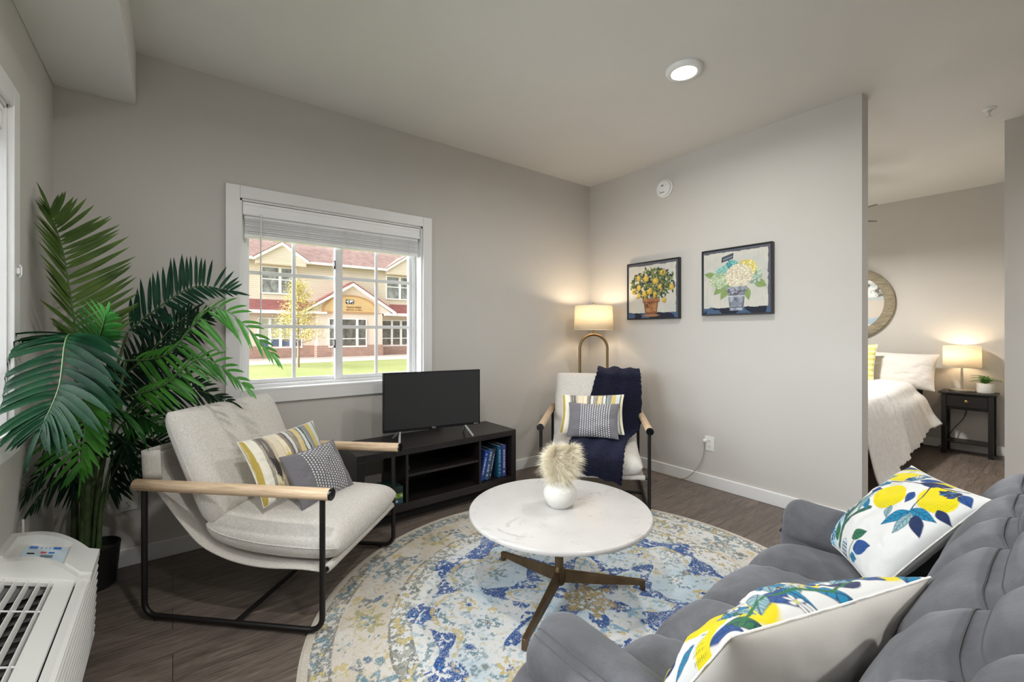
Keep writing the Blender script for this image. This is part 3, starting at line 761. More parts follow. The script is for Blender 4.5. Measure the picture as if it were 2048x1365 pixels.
# ---- pillows
def pillow(name, label, cat, loc, rot, w, h, t, front, back, mat, n=120, seed=1, wr=.012, pinch=.07, ex=2.4, parent=None, pipe=None, group=None):
    g = np.linspace(-1, 1, n + 1); g = np.sign(g) * (1 - (1 - np.abs(g)) ** 1.25)
    U, Vv = np.meshgrid(g, g, indexing='ij')
    X = U * w / 2 * (1 - pinch * (1 - Vv ** 2)); Z = Vv * h / 2 * (1 - pinch * (1 - U ** 2))
    prof = np.clip((1 - np.abs(U) ** ex) * (1 - np.abs(Vv) ** ex), 0, 1) ** .55
    ed = np.maximum(np.abs(U), np.abs(Vv))
    f1 = (fbm(U * 2.4 + seed * 3.1, Vv * 2.4, seed) - .5) * wr * prof * 2
    f2 = (vnoise(U * 16 + seed, Vv * 16, seed + 5) - .5) * wr * .5 * np.clip(ed * 2 - 1, 0, 1) * prof
    nn = (n + 1) ** 2; idx = np.arange(nn).reshape(n + 1, n + 1)
    Vf = np.stack([X, -(t / 2 * prof + f1 + f2), Z], -1).reshape(-1, 3)
    Vb = np.stack([X, t / 2 * prof + f1 * .6, Z], -1).reshape(-1, 3)
    q = np.stack([idx[:-1, :-1], idx[1:, :-1], idx[1:, 1:], idx[:-1, 1:]], -1).reshape(-1, 4)
    border = (ed >= 1 - 1e-9).ravel(); mp = np.arange(nn) + nn; mp[border] = np.arange(nn)[border]
    V = np.r_[Vf, Vb]; Q = np.r_[q, mp[q][:, ::-1]]
    asp = h / w; uu = ((U + 1) / 2).ravel(); vv = ((Vv + 1) / 2 * asp).ravel()
    C = np.r_[front(uu, vv), back(uu, vv)]
    used = np.zeros(2 * nn, bool); used[Q.ravel()] = True; re = np.cumsum(used) - 1
    me = mesh_np(name, V[used], re[Q]); set_col(me, C[used])
    o = link(name, me, mat, parent); o.location = loc; o.rotation_euler = rot
    if label: tag(o, label, cat, group)
    pm = MB(); k = 40
    ring = [(a, -1) for a in np.linspace(-1, 1, k)] + [(1, a) for a in np.linspace(-1, 1, k)][1:] + [(a, 1) for a in np.linspace(1, -1, k)][1:] + [(-1, a) for a in np.linspace(1, -1, k)][1:-1]
    pm.tube([(a * w / 2 * (1 - pinch * (1 - b * b)), 0, b * h / 2 * (1 - pinch * (1 - a * a))) for a, b in ring], .0022, 6, closed=True)
    pm.build('seam', pipe or M['white_linen'], o, smooth=60)
    return o
def const(c): return lambda u, v: np.tile(c, (len(u), 1))
def stripes(u, v):
    P = Print(u, v, rgb3(228, 222, 204)); asp = v.max()
    warp = (fbm(u * 7, v * 3, 71) - .5) * .02
    x = u + warp * .6; y = v / asp
    cols = [(.00, .05, (186, 164, 84)), (.05, .14, (232, 228, 214)), (.14, .165, (150, 144, 134)), (.165, .25, (116, 110, 104)), (.25, .28, (206, 192, 168)), (.28, .36, (224, 212, 190)),
            (.36, .43, (206, 186, 112)), (.43, .47, (140, 132, 126)), (.47, .485, (84, 82, 82)), (.485, .53, (216, 216, 214)), (.53, .545, (72, 74, 76)), (.545, .60, (150, 140, 128)),
            (.60, .67, (214, 196, 142)), (.67, .685, (66, 68, 70)), (.685, .73, (204, 214, 214)), (.73, .75, (78, 82, 86)), (.75, .82, (140, 146, 146)), (.82, .89, (206, 186, 116)), (.89, .95, (208, 214, 210)), (.95, .97, (110, 120, 124)), (.97, 1.01, (232, 224, 190))]
    for a, b, c in cols: P.mix((x >= a) & (x < b), rgb3(*c))
    dr = fbm(u * 46, v * 3.5, 77)
    # feathered ikat blocks inside the wide bars
    P.mix((np.abs(x - .21) < .035) & (y < .62 + .25 * (dr - .5)) & (y > .30), rgb3(70, 66, 66))
    P.mix((np.abs(x - .21) < .035) & (y < .34 + .5 * (dr - .5)), rgb3(226, 214, 176)); P.mix((np.abs(x - .21) < .03) & (y < .18 + .4 * (dr - .5)), rgb3(202, 176, 92))
    P.mix((np.abs(x - .395) < .03) & (y > .62 + .4 * (dr - .5)), rgb3(230, 220, 200))
    P.mix((np.abs(x - .785) < .03) & (y < .4 + .4 * (dr - .5)), rgb3(96, 106, 112))
    P.mix((dr > .62) * .25, rgb3(240, 236, 222))
    return P.c
def dots(u, v):
    P = Print(u, v, rgb3(112, 110, 116)); asp = v.max()
    nx = 21; gx = u * nx; k = np.floor(gx); gy = v * nx * 1.25 + .5 * (k % 2)
    d = np.hypot((gx % 1) - .5, ((gy % 1) - .5) / 1.25)
    P.mix(((.30 - d) / .12) * ((u > .235) & (u < .86)), rgb3(226, 226, 226))
    P.mix((u > .235) & (u < .86) & (d > .36), rgb3(98, 98, 104))
    return P.c
M['print_linen'] = printed('printed_linen', .9, .15, 900, .1)
M['print_satin'] = printed('grey_woven_satin', .55, .1, 900, .3)
M['grey_seam'] = plain('grey_seam_cloth', rgb(100, 98, 104), .8)
M['white_linen'] = woven('white_linen', rgb(234, 232, 226), .05)
s = .88
pillow('striped_pillow', 'yellow and grey striped lumbar pillow on the chair beside the palm', 'pillow', (.462, 2.392, .607), (-.493, -.034, .554), .50 * s, .36 * s, .115, stripes, const(rgb3(232, 228, 216)), M['print_linen'], 150, 3)
s = .9
pillow('dotted_pillow', 'small grey dotted pillow on the chair beside the palm', 'pillow', (.583, 2.338, .535), (-.521, .013, .632), .42 * s, .30 * s, .10, dots, const(rgb3(104, 102, 108)), M['print_satin'], 210, 5, pipe=M['grey_seam'])
pillow('striped_pillow', 'cream and grey striped lumbar pillow on the chair with the navy throw', 'pillow', (2.510, 2.260, .622), (-.56, -.04, -.95), .475, .315, .10, stripes, const(rgb3(232, 228, 216)), M['print_linen'], 150, 8)
pillow('dotted_pillow', 'small grey dotted pillow on the chair with the navy throw', 'pillow', (2.448, 2.193, .592), (-.48, -.02, -.98), .375, .262, .09, dots, const(rgb3(104, 102, 108)), M['print_satin'], 210, 12, pipe=M['grey_seam'])

YEL = rgb3(214, 198, 22); YELD = rgb3(150, 150, 20); GRN = rgb3(44, 104, 66); TEAL = rgb3(26, 122, 160); BLUE = rgb3(38, 78, 138); NAVY = rgb3(36, 48, 84); SAGE = rgb3(128, 164, 170); WHT = rgb3(208, 209, 208)
def lemon(P, x, y, a, b, ang=0):
    P.ell(x, y, a, b, ang, YEL, .008)
    q = (P.u - x) * .8 - (P.v - y); d = np.hypot(P.u - x, P.v - y) / max(a, b)
    gx = P.u * 70; gy = P.v * 70 + .5 * (np.floor(gx) % 2)
    dd = np.hypot((gx % 1) - .5, (gy % 1) - .5)
    P.mix((dd < .26) * (d < .93) * np.clip((q / a - .15) * 2, 0, 1), YELD)
def flower(P, x, y, s):
    for k in range(6):
        a = k * PI / 3
        for w, c in ((.30, NAVY), (.20, WHT)): P.ell(x + s * .6 * math.cos(a), y + s * .6 * math.sin(a), s * (.36 + w * .2), s * w, math.degrees(a), c, .004)
    P.ell(x, y, s * .2, s * .2, 0, rgb3(190, 190, 60), .004)
def sprig(P, x, y, ang, L, w, cols, n=3):
    """a curved twig carrying paired leaves"""
    a = R(ang); px, py = x, y; pts = [(px, py)]
    for k in range(n):
        a += .18; px += L / n * math.cos(a); py += L / n * math.sin(a); pts.append((px, py))
    P.line(pts, .0045, NAVY)
    for k, (qx, qy) in enumerate(pts[1:]):
        for sgn in (-1, 1):
            b = a + sgn * .85; l = L * .48 * (1 - .12 * k); c = cols[(k * 2 + (sgn > 0)) % len(cols)]
            P.leaf(qx, qy, qx + l * math.cos(b), qy + l * math.sin(b), w + .005, NAVY); P.leaf(qx, qy, qx + l * .97 * math.cos(b), qy + l * .97 * math.sin(b), w, c, NAVY)
    b = a; P.leaf(px, py, px + L * .5 * math.cos(b), py + L * .5 * math.sin(b), w, cols[0], NAVY)
def citrus_a(u, v):
    P = Print(u, v, WHT); C1 = [TEAL, BLUE, SAGE]; C2 = [NAVY, BLUE, TEAL]; C3 = [SAGE, TEAL, GRN]
    P.ell(.10, .14, .17, .22, 30, rgb3(160, 198, 216), .05)
    rnd = random.Random(4)
    for k in range(40): P.ell(rnd.uniform(.01, .24), rnd.uniform(.01, .34), .012, .019, rnd.uniform(0, 180), rnd.choice([BLUE, NAVY, TEAL]), .006)
    for k in range(9): P.line([(.05 + .03 * k, .22), (.02 + .035 * k + .03 * math.sin(k), .50 + .04 * (k % 3))], .004, rgb3(70, 108, 150))
    for a, b in (((.36, .04), (.22, .36)), ((.22, .36), (.13, .70)), ((.26, .26), (.27, .62)), ((.29, .20), (.42, .46))):
        P.line([a, b], .022, NAVY, .006); P.line([a, b], .017, GRN, .006)
    gx = P.u * 55; gy = P.v * 55 + .5 * (np.floor(gx) % 2); dd = np.hypot((gx % 1) - .5, (gy % 1) - .5)
    for a, b in (((.36, .04), (.22, .36)), ((.26, .26), (.27, .62)), ((.29, .20), (.42, .46))):
        dx, dy = b[0] - a[0], b[1] - a[1]; t = np.clip(((P.u - a[0]) * dx + (P.v - a[1]) * dy) / (dx * dx + dy * dy), 0, 1)
        P.mix((np.hypot(P.u - a[0] - t * dx, P.v - a[1] - t * dy) < .015) & (dd < .28), NAVY)
    P.leaf(.30, .06, .14, .22, .045, GRN, NAVY); P.ell(.47, .06, .05, .065, 20, NAVY, .006); P.ell(.47, .06, .045, .06, 20, rgb3(190, 208, 218), .006)
    for k in range(20): P.ell(.435 + .018 * (k % 5), .015 + .024 * (k // 5), .007, .009, 0, NAVY, .004)
    P.line([(.56, .02), (.60, .20)], .004, GRN); P.leaf(.55, .16, .64, .29, .05, GRN, NAVY); P.leaf(.62, .10, .78, .22, .06, BLUE, NAVY); P.leaf(.58, .04, .70, .06, .03, TEAL, NAVY)
    lemon(P, .48, .64, .15, .135, 20); lemon(P, .80, .82, .16, .125, -15); lemon(P, .32, .87, .16, .08, 25); lemon(P, .06, .80, .05, .11, 0); lemon(P, .14, .97, .09, .05, 20); lemon(P, .62, .97, .10, .05, 0)
    P.line([(.27, .62), (.30, .76), (.52, .86), (.70, .92), (.86, .98)], .005, NAVY); P.line([(.62, .92), (.70, .78), (.78, .62)], .005, NAVY)
    for a in ((.28, .52, .42, .43, .032, TEAL), (.26, .58, .36, .36, .028, SAGE), (.22, .60, .34, .66, .028, BLUE), (.20, .68, .33, .75, .028, TEAL), (.54, .88, .74, .97, .034, NAVY), (.48, .90, .60, .99, .032, BLUE), (.76, .64, .96, .66, .042, TEAL),
              (.78, .63, .70, .40, .044, TEAL), (.80, .62, .85, .40, .036, SAGE), (.84, .62, .97, .50, .038, NAVY), (.58, .58, .69, .47, .032, SAGE), (.88, .94, .99, .88, .032, BLUE), (.14, .74, .25, .84, .026, SAGE), (.10, .62, .21, .70, .024, BLUE), (.36, .97, .47, .92, .024, TEAL), (.90, .74, 1.0, .70, .03, NAVY), (.62, .78, .66, .66, .024, BLUE)):
        P.leaf(a[0], a[1], a[2], a[3], a[4] + .005, NAVY); P.leaf(*a[:5], a[5], NAVY)
    sprig(P, .42, .80, 70, .14, .02, C1); sprig(P, .92, .90, 160, .13, .02, C2); sprig(P, .16, .56, 120, .12, .018, C3); sprig(P, .02, .92, 10, .12, .018, C2)
    flower(P, .16, .80, .04); flower(P, .40, .93, .035); flower(P, .24, .94, .03); flower(P, .22, .72, .03)
    return P.c
def citrus_b(u, v):
    P = Print(u, v, WHT); C1 = [TEAL, BLUE, SAGE]; C2 = [NAVY, BLUE, TEAL]; C3 = [SAGE, GRN, TEAL]
    for x, y, a, b, g in ((.16, .80, .10, .07, -10), (.50, .76, .13, .07, 12), (.95, .70, .06, .11, 60), (.30, .46, .14, .12, 20), (.72, .46, .15, .13, 0), (.10, .30, .10, .12, 0), (.50, .18, .15, .12, 10), (.88, .22, .12, .12, 0), (.80, .84, .09, .04, 5)): lemon(P, x, y, a, b, g)
    for a in ((.02, .84, .13, .88, .026, TEAL), (.18, .86, .30, .74, .034, BLUE), (.26, .72, .36, .86, .03, SAGE), (.28, .84, .44, .80, .034, NAVY), (.40, .76, .36, .60, .036, BLUE), (.42, .88, .54, .82, .026, TEAL), (.60, .86, .76, .78, .036, BLUE), (.66, .70, .56, .58, .036, NAVY),
              (.68, .76, .82, .86, .034, SAGE), (.76, .68, .88, .58, .034, TEAL), (.86, .88, .97, .80, .028, GRN), (.90, .56, .99, .44, .03, TEAL), (.94, .88, .99, .74, .024, BLUE), (.20, .62, .10, .48, .034, TEAL), (.50, .58, .60, .44, .03, SAGE), (.86, .40, .96, .30, .03, NAVY), (.30, .30, .22, .14, .034, BLUE), (.62, .34, .74, .26, .03, TEAL)):
        P.leaf(a[0], a[1], a[2], a[3], a[4] + .004, NAVY); P.leaf(*a[:5], a[5], NAVY)
    sprig(P, .06, .66, 40, .14, .02, C2); sprig(P, .58, .66, 60, .15, .022, C1); sprig(P, .84, .66, 70, .13, .02, C3); sprig(P, .34, .64, 100, .12, .02, C1); sprig(P, .70, .64, 20, .12, .02, C2); sprig(P, .12, .52, 150, .12, .02, C3)
    P.line([(.04, .76), (.24, .80), (.46, .86), (.70, .80), (.92, .86)], .005, GRN); P.line([(.30, .62), (.44, .70), (.62, .66), (.86, .72)], .005, GRN)
    for x, y, q in ((.28, .68, .045), (.54, .80, .035), (.80, .74, .04), (.08, .70, .04), (.44, .56, .045), (.64, .86, .03)): flower(P, x, y, q)
    return P.c

# ---- the sofa
M['suede'] = None
def suede():
    m, t, b = nt('grey_suede'); v = coord(t)
    n1 = noise(t, v, 5, 5, .65, .6); n2 = noise(t, v, 240, 2)
    c = ramp(t, n1, [(.28, rgb(76, 76, 80)), (.5, rgb(92, 93, 97)), (.74, rgb(112, 114, 120))])
    c = mixc(t, .18, c, ramp(t, n2, [(.3, (.6, .6, .6, 1)), (.7, (1, 1, 1, 1))]), 'MULTIPLY')
    t.links.new(c, b.inputs['Base Color']); b.inputs['Roughness'].default_value = .88; b.inputs['Specular IOR Level'].default_value = .15
    b.inputs['Sheen Weight'].default_value = .35; b.inputs['Sheen Roughness'].default_value = .45; b.inputs['Sheen Tint'].default_value = rgb(200, 205, 215)
    h = math_(t, 'ADD', math_(t, 'MULTIPLY', n2, .3), noise(t, v, 26, 3)); bump(t, b, h, .16, .006); return m
M['suede'] = suede()
def loft(name, sec, a0, a1, axis, mat, parent, seams=(), depth=.02, width=.03, er=.05, n=90, wr=.006, seed=1, per=8, groove=(), gd=.012, puff=.0, stitch=()):
    S = catmull(sec, per, True); K = len(S)
    T = np.roll(S, -1, 0) - np.roll(S, 1, 0); T /= np.linalg.norm(T, axis=1)[:, None] + 1e-9
    area = .5 * np.sum(S[:, 0] * np.roll(S[:, 1], -1) - np.roll(S[:, 0], -1) * S[:, 1])
    Nn = np.stack([T[:, 1], -T[:, 0]], -1) * np.sign(area)
    xs = np.unique(np.r_[np.linspace(a0 + er, a1 - er, n), a0 + er * (1 - np.cos(np.linspace(0, PI / 2, 9))), a1 - er * (1 - np.cos(np.linspace(0, PI / 2, 9)))])
    bounds = sorted([a0, a1] + list(seams)); mb = MB(); rows = []
    arcl = np.r_[0, np.cumsum(np.linalg.norm(np.diff(S, axis=0), axis=1))]
    gmask = np.zeros(K)
    for g in groove: gmask += np.exp(-((np.linalg.norm(S - np.array(g), axis=1)) / .022) ** 2)
    for x in xs:
        o = np.zeros(K); e = min(x - a0, a1 - x)
        if e < er: o -= er - math.sqrt(max(0, er * er - (er - e) ** 2))
        for q in seams: o -= depth * math.exp(-((x - q) / width) ** 2) + .006 * math.exp(-((x - q) / .006) ** 2)
        j = max(i for i in range(len(bounds) - 1) if x >= bounds[i] - 1e-9); c = (x - bounds[j]) / (bounds[j + 1] - bounds[j])
        o += puff * (1 - (2 * c - 1) ** 2)
        o -= gd * gmask
        sx = [abs(x - q) for q in seams] or [9]
        rip = .004 * np.sin(arcl * 90) * math.exp(-(min(sx) / .045) ** 2) * (1 - math.exp(-(min(sx) / .012) ** 2))
        o += wr * (fbm(np.full(K, x * 7.0) + seed, arcl * 7, seed) - .5) + rip
        p = S + Nn * o[:, None]
        rows.append([((x, q[0], q[1]) if axis == 'x' else (q[0], x, q[1])) for q in p])
    vs = [p for r in rows for p in r]; fs = []
    for i in range(len(rows) - 1):
        for k in range(K):
            l = (k + 1) % K; fs.append((i * K + k, i * K + l, (i + 1) * K + l, (i + 1) * K + k))
    fs.append(tuple(range(K))[::-1]); fs.append(tuple((len(rows) - 1) * K + k for k in range(K)))
    mb.add(vs, fs); o_ = mb.build(name, mat, parent, smooth=60)
    for q in stitch:
        k = int(np.argmin(np.linalg.norm(S - np.array(q), axis=1)))
        MB().tube([rows[i][k] for i in range(3, len(rows) - 3)], .0019, 5).build('stitching', M['suede_thread'], o_, smooth=60)
    return o_
M['suede_thread'] = plain('dark_grey_thread', rgb(84, 84, 88), .9)
sofa = thing('reclining_sofa', 'grey suede reclining sofa with padded arms and channelled back in front of the rug', 'sofa', (0, 0, 0))
SU = M['suede']
seat = [(.20, .30), (.20, .44), (.32, .462), (.47, .468), (.60, .462), (.69, .438), (.735, .385), (.75, .31), (.745, .20), (.735, .09), (.60, .07), (.30, .10)]
loft('seat_cushion', seat, .765, 1.288, 'x', SU, sofa, [1.045], .016, .03, .04, seed=2, puff=.010)
loft('seat_cushion', seat, 1.284, 1.845, 'x', SU, sofa, [1.615], .016, .03, .04, seed=5, puff=.010)
back = [(.255, .40), (.245, .50), (.225, .62), (.195, .715), (.155, .785), (.115, .828), (.085, .850), (.055, .885), (.005, .915), (-.05, .922), (-.11, .905), (-.15, .85), (-.165, .70), (-.165, .45), (0, .36)]
loft('back_cushion', back, .60, 1.262, 'x', SU, sofa, [.735, .955], .011, .026, .05, seed=8, puff=.006, groove=[(.085, .850), (.225, .62)], gd=.013, stitch=[(.094, .842), (.077, .859)])
loft('back_cushion', back, 1.252, 1.96, 'x', SU, sofa, [1.47, 1.70], .011, .026, .05, seed=12, puff=.006, groove=[(.085, .850), (.225, .62)], gd=.013, stitch=[(.094, .842), (.077, .859)])
for sgn, xi, yf in ((1, .77, .775), (-1, 1.835, .705)):
    def X(d): return xi - sgn * d
    base = [(X(.0), .06), (X(.0), .455), (X(.03), .495), (X(.10), .505), (X(.165), .485), (X(.205), .43), (X(.215), .30), (X(.215), .06), (X(.1), .05)]
    loft('arm_base', base, -.15, yf, 'y', SU, sofa, [], er=.022, seed=15, wr=.005)
    padp = [(X(-.004), .475), (X(-.002), .530), (X(.025), .572), (X(.075), .590), (X(.122), .574), (X(.156), .526), (X(.146), .474), (X(.07), .458)]
    loft('arm_pad', padp, -.10, yf, 'y', SU, sofa, [.47], .014, .02, .05, seed=18, wr=.012, puff=.006, groove=[(X(.122), .574)], gd=.011, stitch=[(X(.114), .578), (X(.132), .563)])
for x in (.66, 1.94):
    for y in (-.10, .66): MB().lathe([(.03, .0), (.03, .012), (.022, .014), (.022, .068)], 16, (x, y, .0078 if y > 0 else 0)).build('foot', M['bezel'], sofa, smooth=40)
fb = MB().rbox(.62, 1.98, -.145, .64, .075, .30, .02)
fb.build('base_frame', SU, sofa)
pillow('citrus_pillow', 'white cushion with large lemons and blue leaves leaning on the far sofa arm', 'cushion', (1.785, .352, .645), (-.735, -.055, 3.73), .385, .385, .13, citrus_a, const(rgb3(214, 212, 207)), M['print_linen'], 300, 21, .014, .05)
pillow('citrus_pillow', 'white cushion with its plain linen back towards the near sofa arm', 'cushion', (.928, .358, .600), (-.572, -.009, 2.835), .49, .43, .18, citrus_b, const(rgb3(214, 211, 205)), M['print_linen'], 300, 27, .026, .03, 2.5)
# ---- media console
K = thing('media_console', 'low dark espresso media console with open shelves under the television', 'tv stand', (1.486, 2.865, 0))
x0, x1, ya, yb = -.609, .609, -.205, .205
E_ = M['espresso']
MB().rbox(x0, x1, ya, yb, .448, .49, .002).build('top', E_, K)
for a, b in ((x0, x0 + .048), (x1 - .042, x1)): MB().rbox(a, b, ya, yb, .0, .448, .002).build('side_panel', E_, K)
for xc in (-.283, .283): MB().rbox(xc - .009, xc + .009, ya + .006, yb - .02, .135, .448, .0015).build('divider', E_, K)
MB().rbox(-.274, .274, ya + .012, yb - .02, .296, .312, .0015).build('shelf', E_, K)
MB().rbox(x0 + .048, x1 - .042, ya + .002, yb - .01, .085, .137, .002).build('bottom_panel', E_, K)
MB().box(-.27, .27, yb - .008, yb - .002, .137, .400).box(.10, .566, yb - .008, yb - .002, .137, .448).build('back_panel', E_, K)
MB().rbox(x0 + .05, x1 - .05, ya + .09, yb - .05, .0, .088, .002).build('plinth', M['dark'], K)
for (x, z) in ((.262, .425), (.555, .425)): MB().at((x, -.02, z), (0, R(90), 0)).lathe([(.009, -.006), (.009, .006), (0, .007)], 14).build('cam_bolt', M['silver'], K, smooth=40)
# ---- television, turned a little
tvx, tvy = 1.462, 2.80; tva = math.atan2(-.12, .661)
TV = thing('television', 'flat black television on splayed silver feet on the media console', 'television', (tvx, tvy, .49), tva)
w = .353
MB().rbox(-w, w, -.012, .020, .070, .475, .004).build('casing', M['bezel'], TV)
MB().rbox(-.25, .25, .018, .055, .09, .36, .012).build('rear_housing', M['bezel'], TV)
MB().box(-w + .009, w - .009, -.0132, -.0115, .088, .467).build('screen', M['screen'], TV)
MB().rbox(-.035, .035, -.016, -.004, .062, .072, .003).build('sensor_bump', M['bezel'], TV)
text_mesh('lettering', 'TCL', .016, M['logo'], TV, Matrix.Translation((-.016, -.0128, .0735)) @ Matrix.Rotation(R(90), 4, 'X'), .0003)
for k, q in enumerate((.045, .038, .031, .022, .016)): MB().box(w - q - .004, w - q, -.0133, -.0125, .0765, .0805).build('lettering', M['logo'], TV)   # tiny unreadable print
for s in (-1, 1):
    f = MB()
    for q in (-1, 1):
        f.tube([(s * .235, .004, .074), (s * .250, q * .045, .040), (s * .262, q * .098, .0075)], [.0075, .0085, .0075], 10)
    f.build('foot', M['silver'], TV, smooth=50)
pc = MB().tube([tuple(p) for p in catmull([(1.25, 2.86, .56), (1.28, 3.00, .52), (1.33, 3.07, .40), (1.36, 3.07, .22), (1.32, 3.06, .10)], 8)], .003, 6)
tag(pc.build('power_cord', M['bezel'], None, smooth=60), 'thin black cable hanging down behind the media console', 'cable')
# ---- books
def book(name, label, loc, rx, ry, rz, th, hgt, dep, cover, marks, group):
    """stands on z=0, spine towards -y"""
    b = thing(name, label, 'book', loc, 0, group); b.rotation_euler = (rx, ry, rz)
    MB().rbox(-th / 2 + .002, th / 2 - .002, .004, dep - .004, .004, hgt - .004, .001, 1).build('pages', M['paper'], b)
    c = MB().rbox(-th / 2, -th / 2 + .0025, 0, dep, 0, hgt, .001, 1).rbox(th / 2 - .0025, th / 2, 0, dep, 0, hgt, .001, 1).rbox(-th / 2, th / 2, -.0015, .0025, 0, hgt, .0012, 1)
    co = c.build('cover', cover, b)
    mk = MB(); rnd = random.Random(int(hgt * 1000 + th * 9000)); z = hgt * .12
    while z < hgt * .86:
        l = rnd.uniform(.006, .016)
        if rnd.random() < .8: mk.box(-th * .18, th * .16, -.0021, -.0014, z, z + l)
        z += l + rnd.uniform(.003, .008)
    mk.build('lettering', marks, co)
    return b
M['paper'] = plain('book_pages', rgb(226, 220, 206), .9)
M['mk_light'] = plain('pale_foil', rgb(188, 198, 214), .5); M['mk_teal'] = plain('teal_foil', rgb(120, 180, 200), .5)
def cover(n, r, g, b): return plain(n, rgb(r, g, b), .55, var=.1, bmp=.05, bscale=500)
sx = 1.486; zf = .1375; G = 'books standing in the right bay of the media console'
lean = R(13)
book('book', 'royal blue book leaning at the left of the row in the media console', (sx + .318, 2.70, zf + .0045), 0, lean, 0, .034, .222, .15, cover('royal_blue_cloth', 32, 66, 150), M['mk_light'], G)
book('book', 'slate blue book with big pale letters leaning second in the media console', (sx + .358, 2.70, zf + .0045), 0, lean, 0, .036, .226, .16, cover('slate_blue_cloth', 54, 84, 124), M['mk_light'], G)
book('book', 'dark thin book with a red top leaning third in the media console', (sx + .388, 2.70, zf + .0026), 0, lean, 0, .018, .228, .15, cover('charcoal_cloth', 52, 52, 62), M['mk_light'], G)
book('book', 'tall teal blue book standing upright near the right end of the media console', (sx + .482, 2.70, zf + .0005), 0, 0, 0, .032, .236, .17, cover('teal_blue_cloth', 30, 86, 122), M['mk_teal'], G)
book('book', 'violet blue book standing upright last at the right end of the media console', (sx + .523, 2.70, zf + .0005), 0, 0, 0, .034, .238, .18, cover('violet_blue_cloth', 64, 70, 136), M['mk_light'], G)
G2 = 'books lying in the left bay of the media console'; zz = zf
for lab, th, c in (('teal book lying at the bottom of the stack in the left bay of the console', .036, cover('teal_cloth', 40, 78, 84)), ('lime green book lying in the middle of the stack in the left bay', .030, cover('lime_cloth', 118, 150, 34)), ('dark green book lying on top of the stack in the left bay', .042, cover('forest_cloth', 16, 44, 38))):
    book('book', lab, (sx - .440, 2.672, zz + th / 2 + .0004), 0, R(90), 0, th, .130, .16, c, M['mk_light'], G2); zz += th + .0006
kn = MB().lathe([(.0, 0), (.018, .001), (.020, .006), (.013, .012), (.015, .020), (.012, .027), (.014, .034), (.009, .044), (0, .047)], 24)
kk = kn.build('knick_knack', M['bezel'], None, smooth=50); kk.location = (1.243, 2.74, .3122)
tag(kk, 'small glossy black ringed ornament on the upper shelf of the media console', 'ornament')

# ---- marble coffee table
cx, cy = 1.44, 1.50
T = thing('coffee_table', 'round white marble coffee table on a three-legged bronze pedestal', 'coffee table', (cx, cy, 0))
MB().lathe([(0, .393), (.414, .393), (.421, .396), (.423, .402), (.423, .409), (.419, .414), (.414, .415), (0, .415)], 128).build('marble_top', M['marble'], T, smooth=40)
MB().lathe([(0, .384), (.12, .384), (.12, .393), (0, .393)], 40).build('top_plate', M['bronze'], T, smooth=40)
MB().lathe([(0, .062), (.020, .064), (.022, .075), (.0205, .09), (.0205, .384), (0, .384)], 28).build('column', M['bronze'], T, smooth=40)
MB().lathe([(0, .055), (.024, .058), (.030, .072), (.030, .115), (.026, .128), (.021, .140)], 28).build('hub', M['silver_bronze'] if 'silver_bronze' in M else M['bronze'], T, smooth=40)
for ang in (94, -33, -153):
    l = MB(); ca, sa = math.cos(R(ang)), math.sin(R(ang)); L = .415
    def pt(d, s, z): return (d * ca - s * sa, d * sa + s * ca, z)
    vs = []; st = [(.018, .014, .066, .122), (.20, .0125, .048, .090), (L - .03, .011, .0335, .060), (L - .018, .011, .0095, .058), (L, .011, .0095, .054)]
    for d, h, zl, zu in st: vs += [pt(d, -h, zl), pt(d, h, zl), pt(d, h * .9, zu), pt(d, -h * .9, zu)]
    fs = []
    for i in range(len(st) - 1):
        for k in range(4): fs.append((i * 4 + k, i * 4 + (k + 1) % 4, i * 4 + 4 + (k + 1) % 4, i * 4 + 4 + k))
    fs += [(0, 1, 2, 3), tuple(len(vs) - 4 + k for k in range(4))]
    o = l.add(vs, fs).build('leg', M['bronze'], T)
    bv = o.modifiers.new('edge', 'BEVEL'); bv.width = .003; bv.segments = 2
# ---- vase and plumes
vx, vy, vz = 1.457, 1.512, .4152
va = MB().lathe([(0, .0), (.046, .0), (.050, .003), (.066, .020), (.0765, .045), (.079, .062), (.076, .080), (.066, .097), (.048, .108), (.034, .112), (.0305, .115), (.0315, .121), (.0300, .1235), (.0275, .121), (.0265, .113), (.040, .104), (.060, .085), (.066, .060), (.055, .02), (0, .012)], 56)
vo = va.build('bud_vase', M['ceramic'], None, smooth=180); vo.location = (vx, vy, vz)
tag(vo, 'squat white ceramic vase on the marble table', 'vase')
plumes = [((.000, .000), (-.026, .012, .205), .074, 5200, 'front plume of dried cream grass in the white vase, bent to the left', 3),
          ((.008, -.004), (.050, -.026, .240), .070, 5000, 'tallest plume of dried cream grass in the white vase, on the right', 5),
          ((-.004, .008), (.010, .035, .235), .066, 3600, 'plume of dried cream grass at the back of the white vase', 8)]
